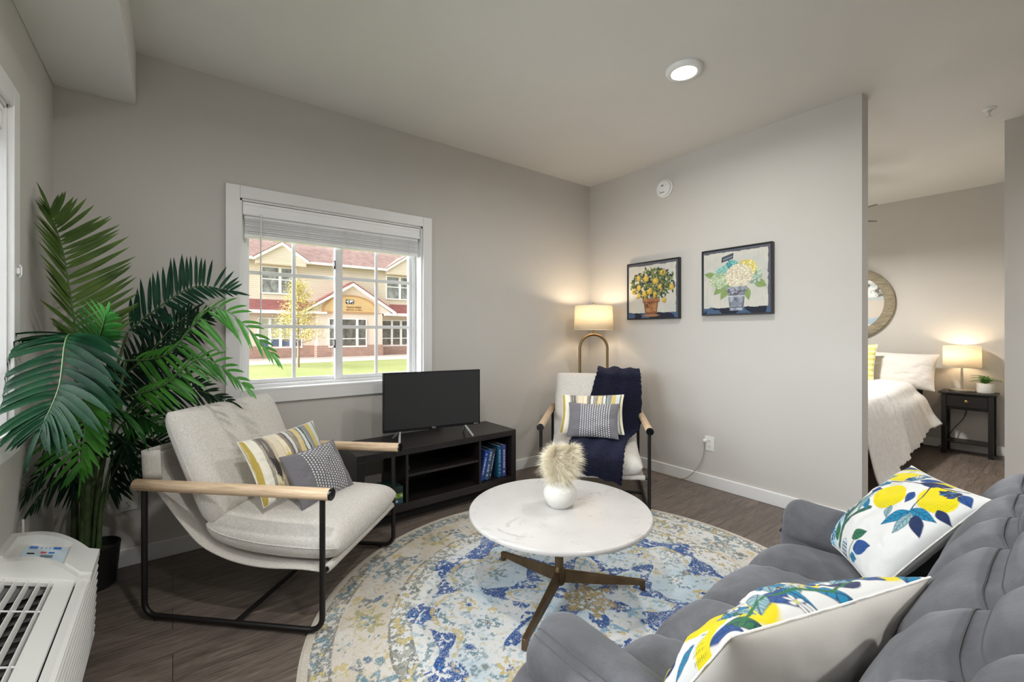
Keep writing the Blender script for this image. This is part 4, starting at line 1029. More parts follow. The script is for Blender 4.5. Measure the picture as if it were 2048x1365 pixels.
for (bx, by), tip, rad, n, lab, sd in plumes:
    g = thing('pampas_plume', lab, 'dried grass', (vx, vy, vz + .03), 0, 'plumes in the white vase'); rnd = random.Random(sd)
    p = catmull([(bx * .3, by * .3, 0), (bx, by, .09), (tip[0] * .5, tip[1] * .5, .16), tip], 8)
    MB().tube([tuple(q) for q in p], .0022, 6).build('stem', M['pampas_stem'], g, smooth=60)
    vs = []; fs = []
    for k in range(n):
        s = rnd.random() ** .8; q = p[int((.36 + .64 * s) * (len(p) - 1))]
        d = Vector((rnd.gauss(0, 1), rnd.gauss(0, 1), rnd.gauss(.35, .6))).normalized()
        L = 1.32 * rad * (math.sin(PI * min(1, .18 + .72 * s)) ** .5) * rnd.uniform(.5, 1.25)
        a = Vector(q); b_ = a + d * L * .55 + Vector((0, 0, L * .05)); c = a + d * L + Vector((0, 0, -L * .10)); e = d.orthogonal().normalized() * .0007
        m = len(vs); vs += [a - e, a + e, b_ + e * .8, b_ - e * .8, c]; fs += [(m, m + 1, m + 2, m + 3), (m + 3, m + 2, m + 4)]
    MB().add(vs, fs).build('seed_head', M['pampas'], g)

# ---- floor lamp in the corner
L = thing('floor_lamp', 'arched brass floor lamp with a lit cream drum shade in the corner', 'floor lamp', (3.117, 2.785, 0), R(-39))
MB().lathe([(0, 0), (.15, 0), (.155, .006), (.15, .018), (.02, .022), (0, .022)], 48).build('base', M['brass'], L, smooth=40)
ap = [(-.128, 0, .02), (-.128, 0, .6), (-.128, 0, 1.09)] + [(-.128 * math.cos(a), 0, 1.09 + .128 * math.sin(a)) for a in np.linspace(0, PI, 22)[1:-1]] + [(.128, 0, 1.09), (.128, 0, .6), (.128, 0, .02)]
MB().tube(ap, .0125, 16).build('arch_pole', M['brass'], L, smooth=60)
MB().tube([(0, 0, 1.228), (0, 0, 1.30)], .008, 12).tube([(0, 0, 1.30), (0, 0, 1.345)], .016, 16).build('socket', M['brass'], L, smooth=50)
M['shade'] = shade_cloth('cream_linen_shade', rgb(242, 234, 216))
sh = MB(); sh.lathe([(.181, 1.262), (.171, 1.488)], 64)
so = MB(); so.v = sh.v; so.f = sh.f[:-2]
sho = so.build('lamp_shade', M['shade'], L, smooth=180, solid=.0016)
rg = MB()
for rr, z in ((.1815, 1.263), (.1715, 1.487)): rg.tube([(rr * math.cos(a), rr * math.sin(a), z) for a in np.linspace(0, 2 * PI, 64, endpoint=False)], .0026, 6, closed=True)
rg.build('rim', plain('cream_trim_tape', rgb(232, 222, 200), .8), sho, smooth=60)
hp = MB()
for k in range(3): hp.tube([(0, 0, 1.475), (.17 * math.cos(k * 2.094), .17 * math.sin(k * 2.094), 1.484)], .002, 6)
hp.tube([(.05 * math.cos(a), 0, 1.40 + .075 * math.sin(a)) for a in np.linspace(-.9, PI + .9, 20)], .002, 6)
hp.tube([(0, 0, 1.475), (0, 0, 1.492)], .004, 8)
hp.build('harp', M['brass'], L, smooth=60)
MB().lathe([(0, 1.49), (.010, 1.492), (.006, 1.498), (.011, 1.506), (.008, 1.515), (0, 1.518)], 16).build('finial', M['brass'], L, smooth=40)
M['bulb'] = emis('warm_bulb_glass', (1, .72, .42, 1), 30)
MB().lathe([(0, 1.345), (.012, 1.347), (.016, 1.36), (.026, 1.385), (.028, 1.402), (.020, 1.425), (0, 1.432)], 20).build('bulb', M['bulb'], L, smooth=180)
def lamp_light(name, loc, W, color, radius=.03):
    l = bpy.data.lights.new(name, 'POINT'); l.energy = W; l.color = color; l.shadow_soft_size = radius
    o = bpy.data.objects.new(name, l); COL.objects.link(o); o.location = loc; return o
lamp_light('floor_lamp_bulb_light', (3.117, 2.785, 1.43), 5.5, (1, .82, .60), .035)
cd = MB().tube([tuple(p) for p in catmull([(3.20, 2.72, .006), (3.32, 2.55, .005), (3.375, 2.30, .005), (3.372, 2.09, .006), (3.378, 2.0, .03), (3.376, 1.90, .14), (3.384, 1.862, .24), (3.387, 1.85, .31), (3.385, 1.852, .35), (3.39, 1.846, .372)], 10)], .0026, 8)
cdo = cd.build('lamp_cord', plain('grey_clear_cord', rgb(150, 140, 120), .4), None, smooth=60)
MB().rbox(EX - .030, EX - .0085, 1.836, 1.860, .357, .379, .004).build('plug', M['cordw'], cdo)
tag(cdo, 'thin lamp cord running along the baseboard up to the wall outlet', 'cord')

# ---- outlets, alarm, sprinkler, ceiling lamps
def outlet(label, loc, rz, plug=False):
    """faces local -y"""
    o = thing('wall_outlet', label, 'outlet', loc, rz)
    MB().rbox(-.036, .036, -.006, 0, -.058, .058, .003).build('cover_plate', M['white_plastic'], o)
    for z in (-.0205, .0205):
        f = MB().rbox(-.017, .017, -.008, -.005, z - .0145, z + .0145, .004); fo = f.build('receptacle', M['off_plastic'], o)
        s = MB()
        for x in (-.0065, .0065): s.box(x - .001, x + .001, -.0083, -.0075, z - .001, z + .007)
        s.box(-.002, .002, -.0083, -.0075, z - .010, z - .006)
        s.build('slot', M['dark'], fo)
    MB().at((0, -.006, 0), (R(90), 0, 0)).lathe([(.003, 0), (.003, .0008), (0, .001)], 12).build('screw', M['silver'], o)
    return o
outlet('white duplex outlet on the wall below the two pictures', (EX, 1.818, .347), R(-90))
outlet('white duplex outlet behind the chair beside the palm', (-.184, WY, .350), 0)
A = thing('smoke_alarm', 'round white smoke alarm high on the wall above the lemon picture', 'smoke alarm', (EX, 2.222, 2.497), R(-90))
MB().at((0, 0, 0), (R(90), 0, 0)).lathe([(0, .0), (.078, .0), (.080, .004), (.079, .012), (.074, .014)], 48).build('mount_ring', M['white_plastic'], A, smooth=40)
MB().at((0, 0, 0), (R(90), 0, 0)).lathe([(.070, .012), (.070, .026), (.064, .036), (.050, .041), (.030, .042), (0, .0425)], 48).build('cover', M['white_plastic'], A, smooth=40)
GV = plain('grey_vent', rgb(120, 118, 114), .6)
for k in range(7): MB().at((0, 0, 0), (R(90), 0, 0)).box(-.028 + k * .007, -.024 + k * .007, -.045, -.035, .0415, .0428).build('vent_slot', GV, A)
MB().rbox(-.012, .012, -.0455, -.040, .012, .026, .003).build('indicator_window', GV, A)
MB().at((.03, -.0405, .02), (R(90), 0, 0)).lathe([(.008, 0), (.008, .003), (0, .004)], 16).at((-.03, -.040, -.02), (R(90), 0, 0)).lathe([(.007, 0), (.007, .003), (0, .004)], 16).build('button', M['off_plastic'], A)
def ceiling_light(label, x, y, W_):
    c = thing('ceiling_light', label, 'ceiling light', (x, y, H))
    MB().lathe([(0, -.001), (.100, -.001), (.100, -.008), (.094, -.020), (.082, -.026), (.070, -.024), (.066, -.018)], 56).build('trim_ring', M['white_plastic'], c, smooth=40)
    MB().lathe([(.067, -.018), (.067, -.021), (.04, -.024), (0, -.0248)], 48).build('diffuser', M['led'], c, smooth=180)
    l = bpy.data.lights.new('ceiling_led', 'AREA'); l.shape = 'DISK'; l.size = .13; l.energy = W_; l.color = (1, .985, .955); l.spread = R(170)
    o = bpy.data.objects.new('ceiling_led', l); COL.objects.link(o); o.location = (x, y, H - .027); return c
LED_W = 24.0
M['led'] = emis('lit_led_diffuser', (1, .97, .92, 1), 14)
ceiling_light('lit round flush ceiling light on the ceiling in front of the picture wall', 2.305, 1.38, 11)
ceiling_light('added unseen fill light behind the sofa near the left wall', .9, -1.6, 24)  # unseen fixture, added to light the room evenly
ceiling_light('added unseen fill light behind the sofa near the hall wall', 3.2, -1.3, 20)  # made-up fixture out of view, fills the room from behind
ceiling_light('added unseen fill light between the sofa and the left window', .30, .85, 13)  # added out of view to brighten the palm, chair and window wall
S = thing('sprinkler_head', 'small chrome fire sprinkler on the ceiling near the bedroom opening', 'sprinkler', (4.33, .372, H))
MB().lathe([(.012, -.0005), (.036, -.0005), (.036, -.003), (.026, -.010), (.014, -.011)], 32).build('escutcheon', M['white_plastic'], S, smooth=40)
sp = MB().lathe([(0, -.008), (.009, -.010), (.009, -.024), (.005, -.026), (0, -.026)], 16).lathe([(0, -.052), (.016, -.053), (.016, -.055), (0, -.056)], 20)
for s in (-1, 1): sp.tube([(s * .007, 0, -.022), (s * .013, 0, -.036), (s * .003, 0, -.053)], .0022, 6)
sp.build('sprinkler_body', M['silver'], S, smooth=40)

# ---- framed pictures (local x along the wall seen from the room, -y to the room)
def picture(label, loc, w, h, paint, n):
    p = thing('framed_picture', label, 'picture', loc, R(-90))
    fr, dp = .012, .038; f = MB()
    f.rbox(-w / 2 + fr, w / 2 - fr, -dp, -.002, h / 2 - fr, h / 2, .002, 1).rbox(-w / 2 + fr, w / 2 - fr, -dp, -.002, -h / 2, -h / 2 + fr, .002, 1)
    f.rbox(-w / 2, -w / 2 + fr, -dp, -.002, -h / 2, h / 2, .002, 1).rbox(w / 2 - fr, w / 2, -dp, -.002, -h / 2, h / 2, .002, 1)
    f.build('frame', M['frame'], p)
    g = np.linspace(0, 1, n + 1); U, V = np.meshgrid(g, g, indexing='ij'); idx = np.arange((n + 1) ** 2).reshape(n + 1, n + 1)
    q = np.stack([idx[:-1, :-1], idx[1:, :-1], idx[1:, 1:], idx[:-1, 1:]], -1).reshape(-1, 4)
    W, Hh = w - 2 * fr, h - 2 * fr
    top = np.stack([(U - .5) * W, np.full_like(U, -dp + .006), (V - .5) * Hh], -1).reshape(-1, 3); bot = top.copy(); bot[:, 1] = -.004
    me = mesh_np('painting', np.r_[top, bot], np.r_[q, q[:, ::-1] + len(top)], False); c = paint(U.ravel(), V.ravel()); set_col(me, np.r_[c, c])
    link('painting', me, M['canvas'], p); return p
M['frame'] = plain('black_picture_frame', rgb(22, 22, 26), .4)
M['canvas'] = printed('painted_canvas', .7, .12, 400, 0)
def ground(u, v, seed):
    P = Print(u, v, rgb3(200, 199, 190)); n = fbm(u * 5, v * 5, seed); e = (fbm(u * 16, v * 16, seed + 3) - .5) * .03
    P.mix((n - .45) * 1.6, rgb3(178, 181, 180)); P.mix((.42 - n) * 1.4, rgb3(206, 198, 176)); P.mix((vnoise(u * 60, v * 8, seed + 7) > .8) * .2, rgb3(170, 166, 150))
    P.mix((v > .955 + e) | (u > .962 + e) | (u < .012), rgb3(92, 94, 104)); P.mix((v < .095 + e), rgb3(40, 44, 58)); P.mix((v < .095 + e) & (n > .55), rgb3(74, 96, 124))
    return P
def pot(P, cx, y0, y1, wt, wb, c1, c2, c3, seed):
    u, v = P.u, P.v; t = np.clip((v - y0) / (y1 - y0), 0, 1); hw = wb + (wt - wb) * t; ins = (v > y0) & (v < y1) & (np.abs(u - cx) < hw)
    P.mix(ins.astype(float), c1); n = fbm(u * 14, v * 14, seed); P.mix(ins * np.clip((n - .45) * 4, 0, .9), c2); P.mix(ins * np.clip((.4 - n) * 5, 0, .9), c3)
    P.mix(ins * np.clip((np.abs(u - cx) / hw - .72) * 3, 0, .6), c3)
    rim = (v > y1 - .055) & (v < y1 + .01) & (np.abs(u - cx) < wt + .018); P.mix(rim.astype(float), c1); P.mix(rim * np.clip((n - .4) * 3, 0, .8), c2); P.mix((np.abs(v - (y1 - .057)) < .005) & (np.abs(u - cx) < wt + .018), c3)
    P.mix((np.abs(v - (y0 + .05)) < .005) & ins, c3)
def lemon_tree(u, v):
    P = ground(u, v, 3)
    for a, b in (((.48, .34), (.46, .46)), ((.50, .34), (.56, .50)), ((.46, .44), (.30, .60)), ((.47, .44), (.44, .72)), ((.56, .48), (.72, .62))): P.line([a, b], .008, rgb3(94, 80, 62))
    rnd = random.Random(12); cs = [rgb3(62, 78, 58), rgb3(92, 106, 66), rgb3(48, 62, 62), rgb3(128, 134, 82)]
    for k in range(420):
        a = rnd.uniform(0, 2 * PI); q = math.sqrt(rnd.random()) * (1 if k > 60 else 1.12); x = .50 + .40 * q * math.cos(a); y = .62 + .27 * q * math.sin(a)
        g = rnd.uniform(0, 2 * PI); l = rnd.uniform(.05, .09); P.leaf(x, y, x + l * math.cos(g), y + l * math.sin(g), .017, rnd.choice(cs))
    for x, y, a, b in ((.22, .74, .036, .05), (.38, .72, .05, .055), (.57, .66, .055, .05), (.71, .80, .052, .045), (.66, .54, .045, .052), (.45, .49, .06, .06), (.35, .45, .05, .05), (.23, .56, .04, .055), (.12, .50, .04, .05), (.23, .42, .034, .05), (.56, .42, .036, .05), (.88, .53, .042, .05), (.33, .37, .034, .045), (.74, .31, .04, .045)):
        P.ell(x + .004, y - .006, a * 1.05, b * 1.05, 0, rgb3(150, 116, 48), .01); P.ell(x, y, a, b, 0, rgb3(196, 164, 70), .012); P.ell(x - a * .25, y + b * .25, a * .5, b * .5, 0, rgb3(212, 186, 100), .03)
    for k in range(46):
        a = rnd.uniform(0, 2 * PI); q = rnd.uniform(.2, 1); x = .50 + .38 * q * math.cos(a); y = .60 + .26 * q * math.sin(a); g = rnd.uniform(0, 2 * PI)
        P.leaf(x, y, x + .07 * math.cos(g), y + .07 * math.sin(g), .016, rnd.choice(cs))
    pot(P, .48, .05, .345, .155, .115, rgb3(152, 102, 70), rgb3(176, 132, 92), rgb3(96, 64, 48), 8)
    P.ell(.48, .045, .16, .022, 0, rgb3(160, 120, 88), .01); P.ell(.44, .24, .03, .035, 0, rgb3(84, 56, 42), .01); P.ell(.44, .235, .02, .024, 0, rgb3(170, 120, 80), .01)
    return P.c
def hydrangea(u, v):
    P = ground(u, v, 15); rnd = random.Random(7)
    L1, L2 = rgb3(140, 162, 104), rgb3(92, 116, 74)
    for a in ((.20, .60, .015, .645, .05), (.32, .44, .17, .30, .055), (.42, .46, .28, .22, .07), (.66, .40, .70, .19, .05), (.78, .48, .945, .385, .065), (.36, .42, .20, .36, .04)): P.leaf(a[0], a[1], a[2], a[3], a[4], L1, L2)
    P.line([(.42, .74), (.40, .84)], .006, rgb3(70, 66, 60)); P.poly([(.29, .80), (.47, .845), (.475, .935), (.30, .885)], rgb3(58, 64, 74)); P.poly([(.305, .812), (.46, .85), (.46, .922), (.31, .876)], rgb3(76, 86, 100))
    for k in range(9): P.line([(.325 + .015 * k, .84 + .004 * k), (.332 + .015 * k, .856 + .004 * k - .006 * (k % 2))], .0035, rgb3(170, 176, 184))
    def ball(cx, cy, rx, ry, n, cols):
        P.ell(cx, cy, rx * 1.04, ry * 1.04, 0, cols[-1] * .86, .012)
        for k in range(int(n * 2.2)):
            a = rnd.uniform(0, 2 * PI); q = math.sqrt(rnd.random()); x = cx + rx * q * math.cos(a); y = cy + ry * q * math.sin(a); c = rnd.choice(cols); s = rnd.uniform(.008, .014); d = c * .72
            P.ell(x + .004, y - .005, s * 1.25, s * 1.25, 0, d, .008)
            for j in range(4): P.ell(x + s * .6 * math.cos(j * 1.57 + a), y + s * .6 * math.sin(j * 1.57 + a), s * .62, s * .62, 0, c, .006)
    ball(.45, .72, .10, .10, 34, [rgb3(96, 172, 172), rgb3(124, 190, 186), rgb3(70, 140, 150)])
    ball(.30, .64, .11, .10, 34, [rgb3(152, 204, 196), rgb3(120, 182, 178), rgb3(178, 212, 196)])
    ball(.26, .52, .14, .12, 48, [rgb3(190, 208, 172), rgb3(206, 218, 186), rgb3(164, 186, 150)])
    ball(.76, .56, .12, .12, 40, [rgb3(176, 196, 176), rgb3(204, 216, 196), rgb3(140, 164, 150)])
    ball(.66, .68, .15, .12, 52, [rgb3(232, 222, 150), rgb3(238, 230, 176), rgb3(216, 200, 112)])
    ball(.55, .57, .19, .18, 110, [rgb3(230, 224, 200), rgb3(226, 216, 190), rgb3(234, 230, 214), rgb3(212, 200, 174)])
    pot(P, .52, .045, .40, .135, .10, rgb3(128, 134, 146), rgb3(168, 178, 190), rgb3(88, 88, 100), 28)
    P.mix((np.abs(P.v - .265) < .006) & (np.abs(P.u - .52) < .125), rgb3(190, 196, 204)); P.mix((P.v > .28) & (P.v < .38) & (np.abs(P.u - .52) < .125) & (fbm(P.u * 30, P.v * 30, 44) > .52), rgb3(100, 94, 104))
    return P.c
picture('square picture of a potted lemon tree in a black frame beside the floor lamp', (EX, 2.333, 1.616), .535, .520, lemon_tree, 190)
picture('square picture of white hydrangeas in a bucket in a black frame', (EX, 1.602, 1.631), .528, .518, hydrangea, 220)
# ---- packaged wall air conditioner under the left window
AC = thing('wall_air_conditioner', 'white through-wall air conditioner under the left window', 'air conditioner', (WX, 0, 0))
ac0, ac1 = .98, 2.40; WP = M['white_plastic']
MB().box(.0, .205, ac0, ac1, .03, .345).build('chassis', M['dark'], AC)
# ribbed front: rounded horizontal ribs running along the unit
fr = []; nr = 11; zt, zb_ = .352, .030
for k in range(nr):
    z1_ = zt - (zt - zb_) * k / nr; z0_ = zt - (zt - zb_) * (k + 1) / nr; xo = .235 - .0012 * k
    fr += [(.207, z1_)] + [(xo - .010 + .010 * math.cos(a), (z1_ + z0_) / 2 + .003 + (z1_ - z0_ - .006) / 2 * math.sin(a)) for a in np.linspace(PI / 2, -PI / 2, 9)] + [(.207, z0_ + .006)]
fr += [(.200, zb_), (.200, .362), (.222, .366), (.232, .358), (.232, .3525)]
f = MB(); f.prism([(p[0], p[1]) for p in fr], 'y', ac0, ac1 - .012)
f.v = [(x, y, z) for (x, y, z) in f.v]
f.build('ribbed_front', WP, AC, smooth=35)
def top_z(x): return .500 - .030 * (x / .205) - .085 * max(0, (x - .05) / .155) ** 2.2 if x > .05 else .500 - .030 * (x / .205)
def arcp(dz, n=16, xa=0.0, xb=.205): return [(xa + (xb - xa) * i / n, top_z(xa + (xb - xa) * i / n) + dz) for i in range(n + 1)]
# end hood with the control recess
hd = MB()
hd.prism(arcp(0) + [(.236, .372), (.236, .350), (.0, .350)], 'y', 2.362, ac1)
hd.prism(arcp(-.008) + [(.236, .368), (.236, .350), (.0, .350)], 'y', 2.150, 2.186)
hd.prism([(.166, top_z(.166)), (.186, top_z(.186)), (.205, top_z(.205)), (.236, .372), (.236, .350), (.166, .350)], 'y', 2.186, 2.362)
hd.prism([(0, .5), (.022, top_z(.022)), (.022, .350), (0, .35)], 'y', 2.186, 2.362)
o = hd.build('control_hood', WP, AC, smooth=35)
def slope(x): return .486 - .36 * (x - .02)
def on_panel(x0_, x1_, y0_, y1_, lift, th): 
    vs = [(x, y, slope(x) + l) for x in (x0_, x1_) for y in (y0_, y1_) for l in (lift, lift + th)]
    return MB().add(vs, [(0, 1, 3, 2), (4, 6, 7, 5), (0, 4, 5, 1), (2, 3, 7, 6), (0, 2, 6, 4), (1, 5, 7, 3)])
cp = on_panel(.022, .166, 2.186, 2.362, -.020, .006).build('control_panel', M['off_plastic'], AC)
M['panel_blue'] = plain('pale_blue_panel', rgb(206, 222, 234), .4, var=.02); M['btn_blue'] = plain('blue_button', rgb(40, 118, 206), .4); M['btn_red'] = plain('red_arrow', rgb(216, 92, 92), .4); M['lcd'] = plain('grey_display', rgb(120, 142, 152), .2)
on_panel(.045, .158, 2.198, 2.345, -.014, .0012).build('overlay', M['panel_blue'], cp)
for (xa, xb, ya_, yb_, mk) in ((.058, .078, 2.318, 2.336, 'btn_blue'), (.118, .138, 2.318, 2.336, 'btn_blue'), (.060, .078, 2.268, 2.276, 'dark'), (.092, .106, 2.278, 2.290, 'btn_red'), (.112, .126, 2.278, 2.290, 'btn_blue'), (.096, .126, 2.240, 2.262, 'lcd')):
    on_panel(xa, xb, ya_, yb_, -.0128, .0016).build('button' if mk.startswith('btn') else 'display', M[mk], cp)
mk = MB()
mk = on_panel(.086, .089, 2.318, 2.332, -.0128, .0006)
for (x, y) in ((.096, 2.330), (.096, 2.318), (.106, 2.330), (.106, 2.318)):
    q = on_panel(x, x + .006, y, y + .003, -.0128, .0006); mk.add(q.v, q.f)
mk.build('legend_marks', plain('grey_legend', rgb(120, 140, 160), .5), cp)
# sloping discharge grille
gz0, gz1 = .452, .372
def gz(x): return gz0 + (gz1 - gz0) * (x - .0) / .196
dk = MB()
def slab(x0_, x1_, y0_, y1_, th=.012): 
    vs = [(x, y, gz(x) + l) for x in (x0_, x1_) for y in (y0_, y1_) for l in (-th, 0)]
    dk.add(vs, [(0, 1, 3, 2), (4, 6, 7, 5), (0, 4, 5, 1), (2, 3, 7, 6), (0, 2, 6, 4), (1, 5, 7, 3)])
slab(0, .024, ac0, 2.150); slab(.150, .196, ac0, 2.150); slab(.024, .150, 2.118, 2.150); slab(.024, .150, ac0, 1.02)
dko = dk.build('discharge_deck', WP, AC)
bl = MB()
for k in range(5):
    x = .034 + k * .0265
    vs = [(x + dx, y, gz(x) + dz) for (dx, dz) in ((-.0015, .002), (.0015, .002), (.004, -.020), (.001, -.020)) for y in (1.0, 2.135)]
    bl = MB().add(vs, [(0, 1, 3, 2), (2, 3, 5, 4), (4, 5, 7, 6), (6, 7, 1, 0), (0, 2, 4, 6), (1, 7, 5, 3)])
    bl.build('louvre_blade', WP, dko)
for y in (1.35, 1.66, 1.94):
    MB().tube([(.024, y, gz(.024) - .006), (.150, y, gz(.150) - .006)], .003, 8).build('cross_rib', WP, dko, smooth=60)
MB().box(.02, .152, 1.0, 2.13, .345, .352).build('grille_floor', M['dark'], dko)
gs = MB()
for k in range(20): gs.rbox(.05, .13, 1.03 + k * .055, 1.05 + k * .055, .352, .358, .002, 1)
gs.build('coil_fins', plain('grey_coil', rgb(74, 73, 72), .5), dko)
MB().prism([(0, .35), (.0, .452), (.196, .372), (.196, .35)], 'y', ac0 - .004, ac0).build('end_panel', WP, AC)
MB().tube([(.02, 2.44, .0), (.02, 2.445, .30), (.018, 2.45, .53)], .004, 6).build('drain_tube', M['cordw'], AC, smooth=60)

# ---- the palm
PT = (-.31, 2.945, 0)
PL = thing('artificial_palm', 'tall green areca palm in a small black pot in the left corner', 'palm plant', PT)
def loc_(p): return Vector((p[0] - PT[0], p[1] - PT[1], p[2]))
MB().lathe([(0, .0), (.082, 0), (.088, .004), (.104, .185), (.106, .198), (.100, .200), (.096, .186), (.09, .165), (0, .165)], 40).build('pot', plain('black_nursery_pot', rgb(22, 22, 22), .5), PL, smooth=40)
MB().lathe([(0, .160), (.05, .168), (.094, .163)], 24).build('soil', plain('dark_soil', rgb(44, 36, 30), .95, bmp=.6, bscale=60), PL)
def palm_leaf(name, a, c, rough=.34, spec=.22):
    m, t, b = nt(name); n = noise(t, coord(t), 7, 4, .6); n2 = noise(t, coord(t), 60, 3)
    t.links.new(ramp(t, n, [(.30, a), (.72, c)]), b.inputs['Base Color']); b.inputs['Roughness'].default_value = rough
    b.inputs['Specular IOR Level'].default_value = spec; wv_ = noise(t, coord(t, (1, 1, 1)), 150, 1); bump(t, b, math_(t, 'ADD', n2, wv_), .18, .003)
    tr = N(t, 'ShaderNodeBsdfTranslucent'); tr.inputs[0].default_value = tuple(min(1, x * 1.5) for x in c[:3]) + (1,)
    mx = N(t, 'ShaderNodeMixShader'); mx.inputs[0].default_value = .12
    t.links.new(b.outputs[0], mx.inputs[1]); t.links.new(tr.outputs[0], mx.inputs[2]); t.links.new(mx.outputs[0], t.nodes['Material Output'].inputs['Surface'])
    return m
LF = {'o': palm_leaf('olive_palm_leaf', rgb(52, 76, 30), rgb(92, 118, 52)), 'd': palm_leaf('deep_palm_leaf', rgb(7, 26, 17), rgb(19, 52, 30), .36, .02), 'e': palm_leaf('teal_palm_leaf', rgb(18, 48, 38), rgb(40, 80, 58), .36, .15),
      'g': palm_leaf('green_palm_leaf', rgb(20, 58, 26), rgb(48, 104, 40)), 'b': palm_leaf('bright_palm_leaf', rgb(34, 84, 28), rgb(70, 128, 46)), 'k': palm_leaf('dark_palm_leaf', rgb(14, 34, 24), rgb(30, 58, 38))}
M['stem'] = plain('palm_stem', rgb(62, 92, 48), .5, var=.25, vscale=30)
M['cane'] = plain('palm_cane', rgb(66, 86, 50), .6, var=.35, vscale=22)
RV = Vector((.7912, -.6115, 0)); DV = Vector((.6115, .7912, 0)); UV_ = Vector((0, 0, 1))
def keep(v):
    """leaf tips bend along the walls and the window casing they touch"""
    lim = WX + (.030 if v.y + PT[1] < 2.43 else .006) - PT[0]
    return Vector((max(v.x, lim), min(v.y, WY - .028 - PT[1]), v.z))
def frond(pts, Ld, Rd, LL, RL, n, col, w=.016, droop=.06, fwd=.55, s0=.14, seed=1, curl=0.0):
    """a feather frond: a rachis carrying two rows of folded leaflets"""
    rnd = random.Random(seed); P = catmull([loc_(p) for p in pts], 16); m = len(P) - 1
    g = PL; ra = MB().tube([tuple(p) for p in P], [.0048 * (1 - .75 * i / m) for i in range(m + 1)], 8)
    fo = ra.build('frond', M['stem'], g, smooth=60)
    lv = MB()
    def one(s, dirv, L, ww):
        i = min(m - 1, int(s * m)); p = Vector(P[i]).lerp(Vector(P[i + 1]), s * m - i); T = (Vector(P[min(m, i + 2)]) - Vector(P[max(0, i - 1)])).normalized()
        f = fwd + .9 * max(0, s - .72) / .28 * 1.2
        D = (dirv.normalized() + T * f).normalized(); up = T.cross(D).normalized()
        if up.z < 0: up = -up
        rows = []; K = 7
        for k in range(K + 1):
            q = k / K; c = p + D * (L * q) + Vector((0, 0, -droop * L / .2 * q * q)) + T * (curl * L * q * q)
            hw = ww * .5 * (min(1, .35 + q * 4) * (1 - max(0, (q - .55) / .45) ** 1.7) + .02)
            tang = (D + Vector((0, 0, -2 * droop / .2 * q)) + T * (2 * curl * q)).normalized(); side = tang.cross(up).normalized()
            nn = side.cross(tang)
            rows.append([keep(c - side * hw + nn * hw * .30), keep(c), keep(c + side * hw + nn * hw * .30)])
        lv.sheet(rows)
    for k in range(n):
        s = s0 + (1 - s0) * (k + .5) / n; q = (s - s0) / (1 - s0); pr = (.62 + .75 * q - 1.14 * q * q) / .75
        for dv, Lm in ((Ld, LL), (Rd, RL)):
            if Lm <= 0: continue
            dd = dv + Vector((rnd.gauss(0, .05), rnd.gauss(0, .05), rnd.gauss(0, .06)))
            one(min(.995, s + rnd.uniform(-.3, .3) / n), dd, Lm * pr * rnd.uniform(.93, 1.06), w * (1 - .35 * q))
    one(.99, (Vector(P[-1]) - Vector(P[-4])), min(LL, RL) * .5 + .02, w * .7)
    lv.build('leaflets', LF[col], fo, smooth=180)
def d3(r, u, d): return RV * r + UV_ * u + DV * d
frond([(-.334, 2.761, 1.15), (-.359, 2.755, 1.385), (-.387, 2.751, 1.615), (-.42, 2.726, 1.755)], Vector((-.30, -1, .28)), Vector((1, .10, .30)), .21, .27, 30, 'o', .023, .03, .36, .0, 2, .22)
frond([(-.173, 2.914, 1.248), (-.031, 2.868, 1.391), (.10, 2.844, 1.482), (.245, 2.80, 1.462)], d3(-.25, 1, 0), d3(.75, -.55, -.3), .21, .16, 24, 'e', .020, .005, .22, .02, 3)
frond([(-.278, 2.50, 1.168), (-.298, 2.230, 1.228), (-.299, 2.075, 1.058), (-.325, 2.003, .949)], d3(-1, .05, -.28), d3(.95, .12, -.1), .225, .28, 24, 'd', .029, .055, .38, .12, 4)
frond([(-.326, 2.59, 1.156), (-.248, 2.404, 1.182), (-.216, 2.29, 1.246), (-.195, 2.198, 1.308)], d3(-.85, .45, 0), d3(1, -.10, 0), .15, .15, 16, 'g', .020, .02, .75, .15, 5)
frond([(-.179, 2.767, 1.105), (-.019, 2.568, 1.141), (.155, 2.36, 1.35), (.34, 2.14, 1.145)], d3(-.1, .55, .5), d3(.35, -1, 0), .12, .19, 24, 'b', .022, .05, .7, .10, 6)
frond([(-.174, 2.687, .941), (-.037, 2.543, .997), (.106, 2.408, 1.121), (.251, 2.207, 1.004)], d3(-.1, .5, .5), d3(.4, -.8, 0), .11, .15, 20, 'b', .022, .05, .8, .10, 7)
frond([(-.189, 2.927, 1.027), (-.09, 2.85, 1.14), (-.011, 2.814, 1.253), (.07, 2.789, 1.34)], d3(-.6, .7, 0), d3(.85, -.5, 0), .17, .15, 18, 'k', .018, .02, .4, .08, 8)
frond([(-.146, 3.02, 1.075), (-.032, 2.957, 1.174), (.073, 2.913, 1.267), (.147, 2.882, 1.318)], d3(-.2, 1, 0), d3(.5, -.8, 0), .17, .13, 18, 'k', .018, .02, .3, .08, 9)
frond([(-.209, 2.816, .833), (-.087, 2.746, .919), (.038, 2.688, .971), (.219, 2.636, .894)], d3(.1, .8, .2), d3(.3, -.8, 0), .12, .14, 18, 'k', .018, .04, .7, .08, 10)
frond([(-.264, 2.669, .962), (-.284, 2.57, .922), (-.286, 2.483, .822), (-.286, 2.395, .705)], d3(-.9, -.05, -.2), d3(.85, -.05, -.2), .20, .18, 15, 'b', .028, .04, .55, .12, 11)
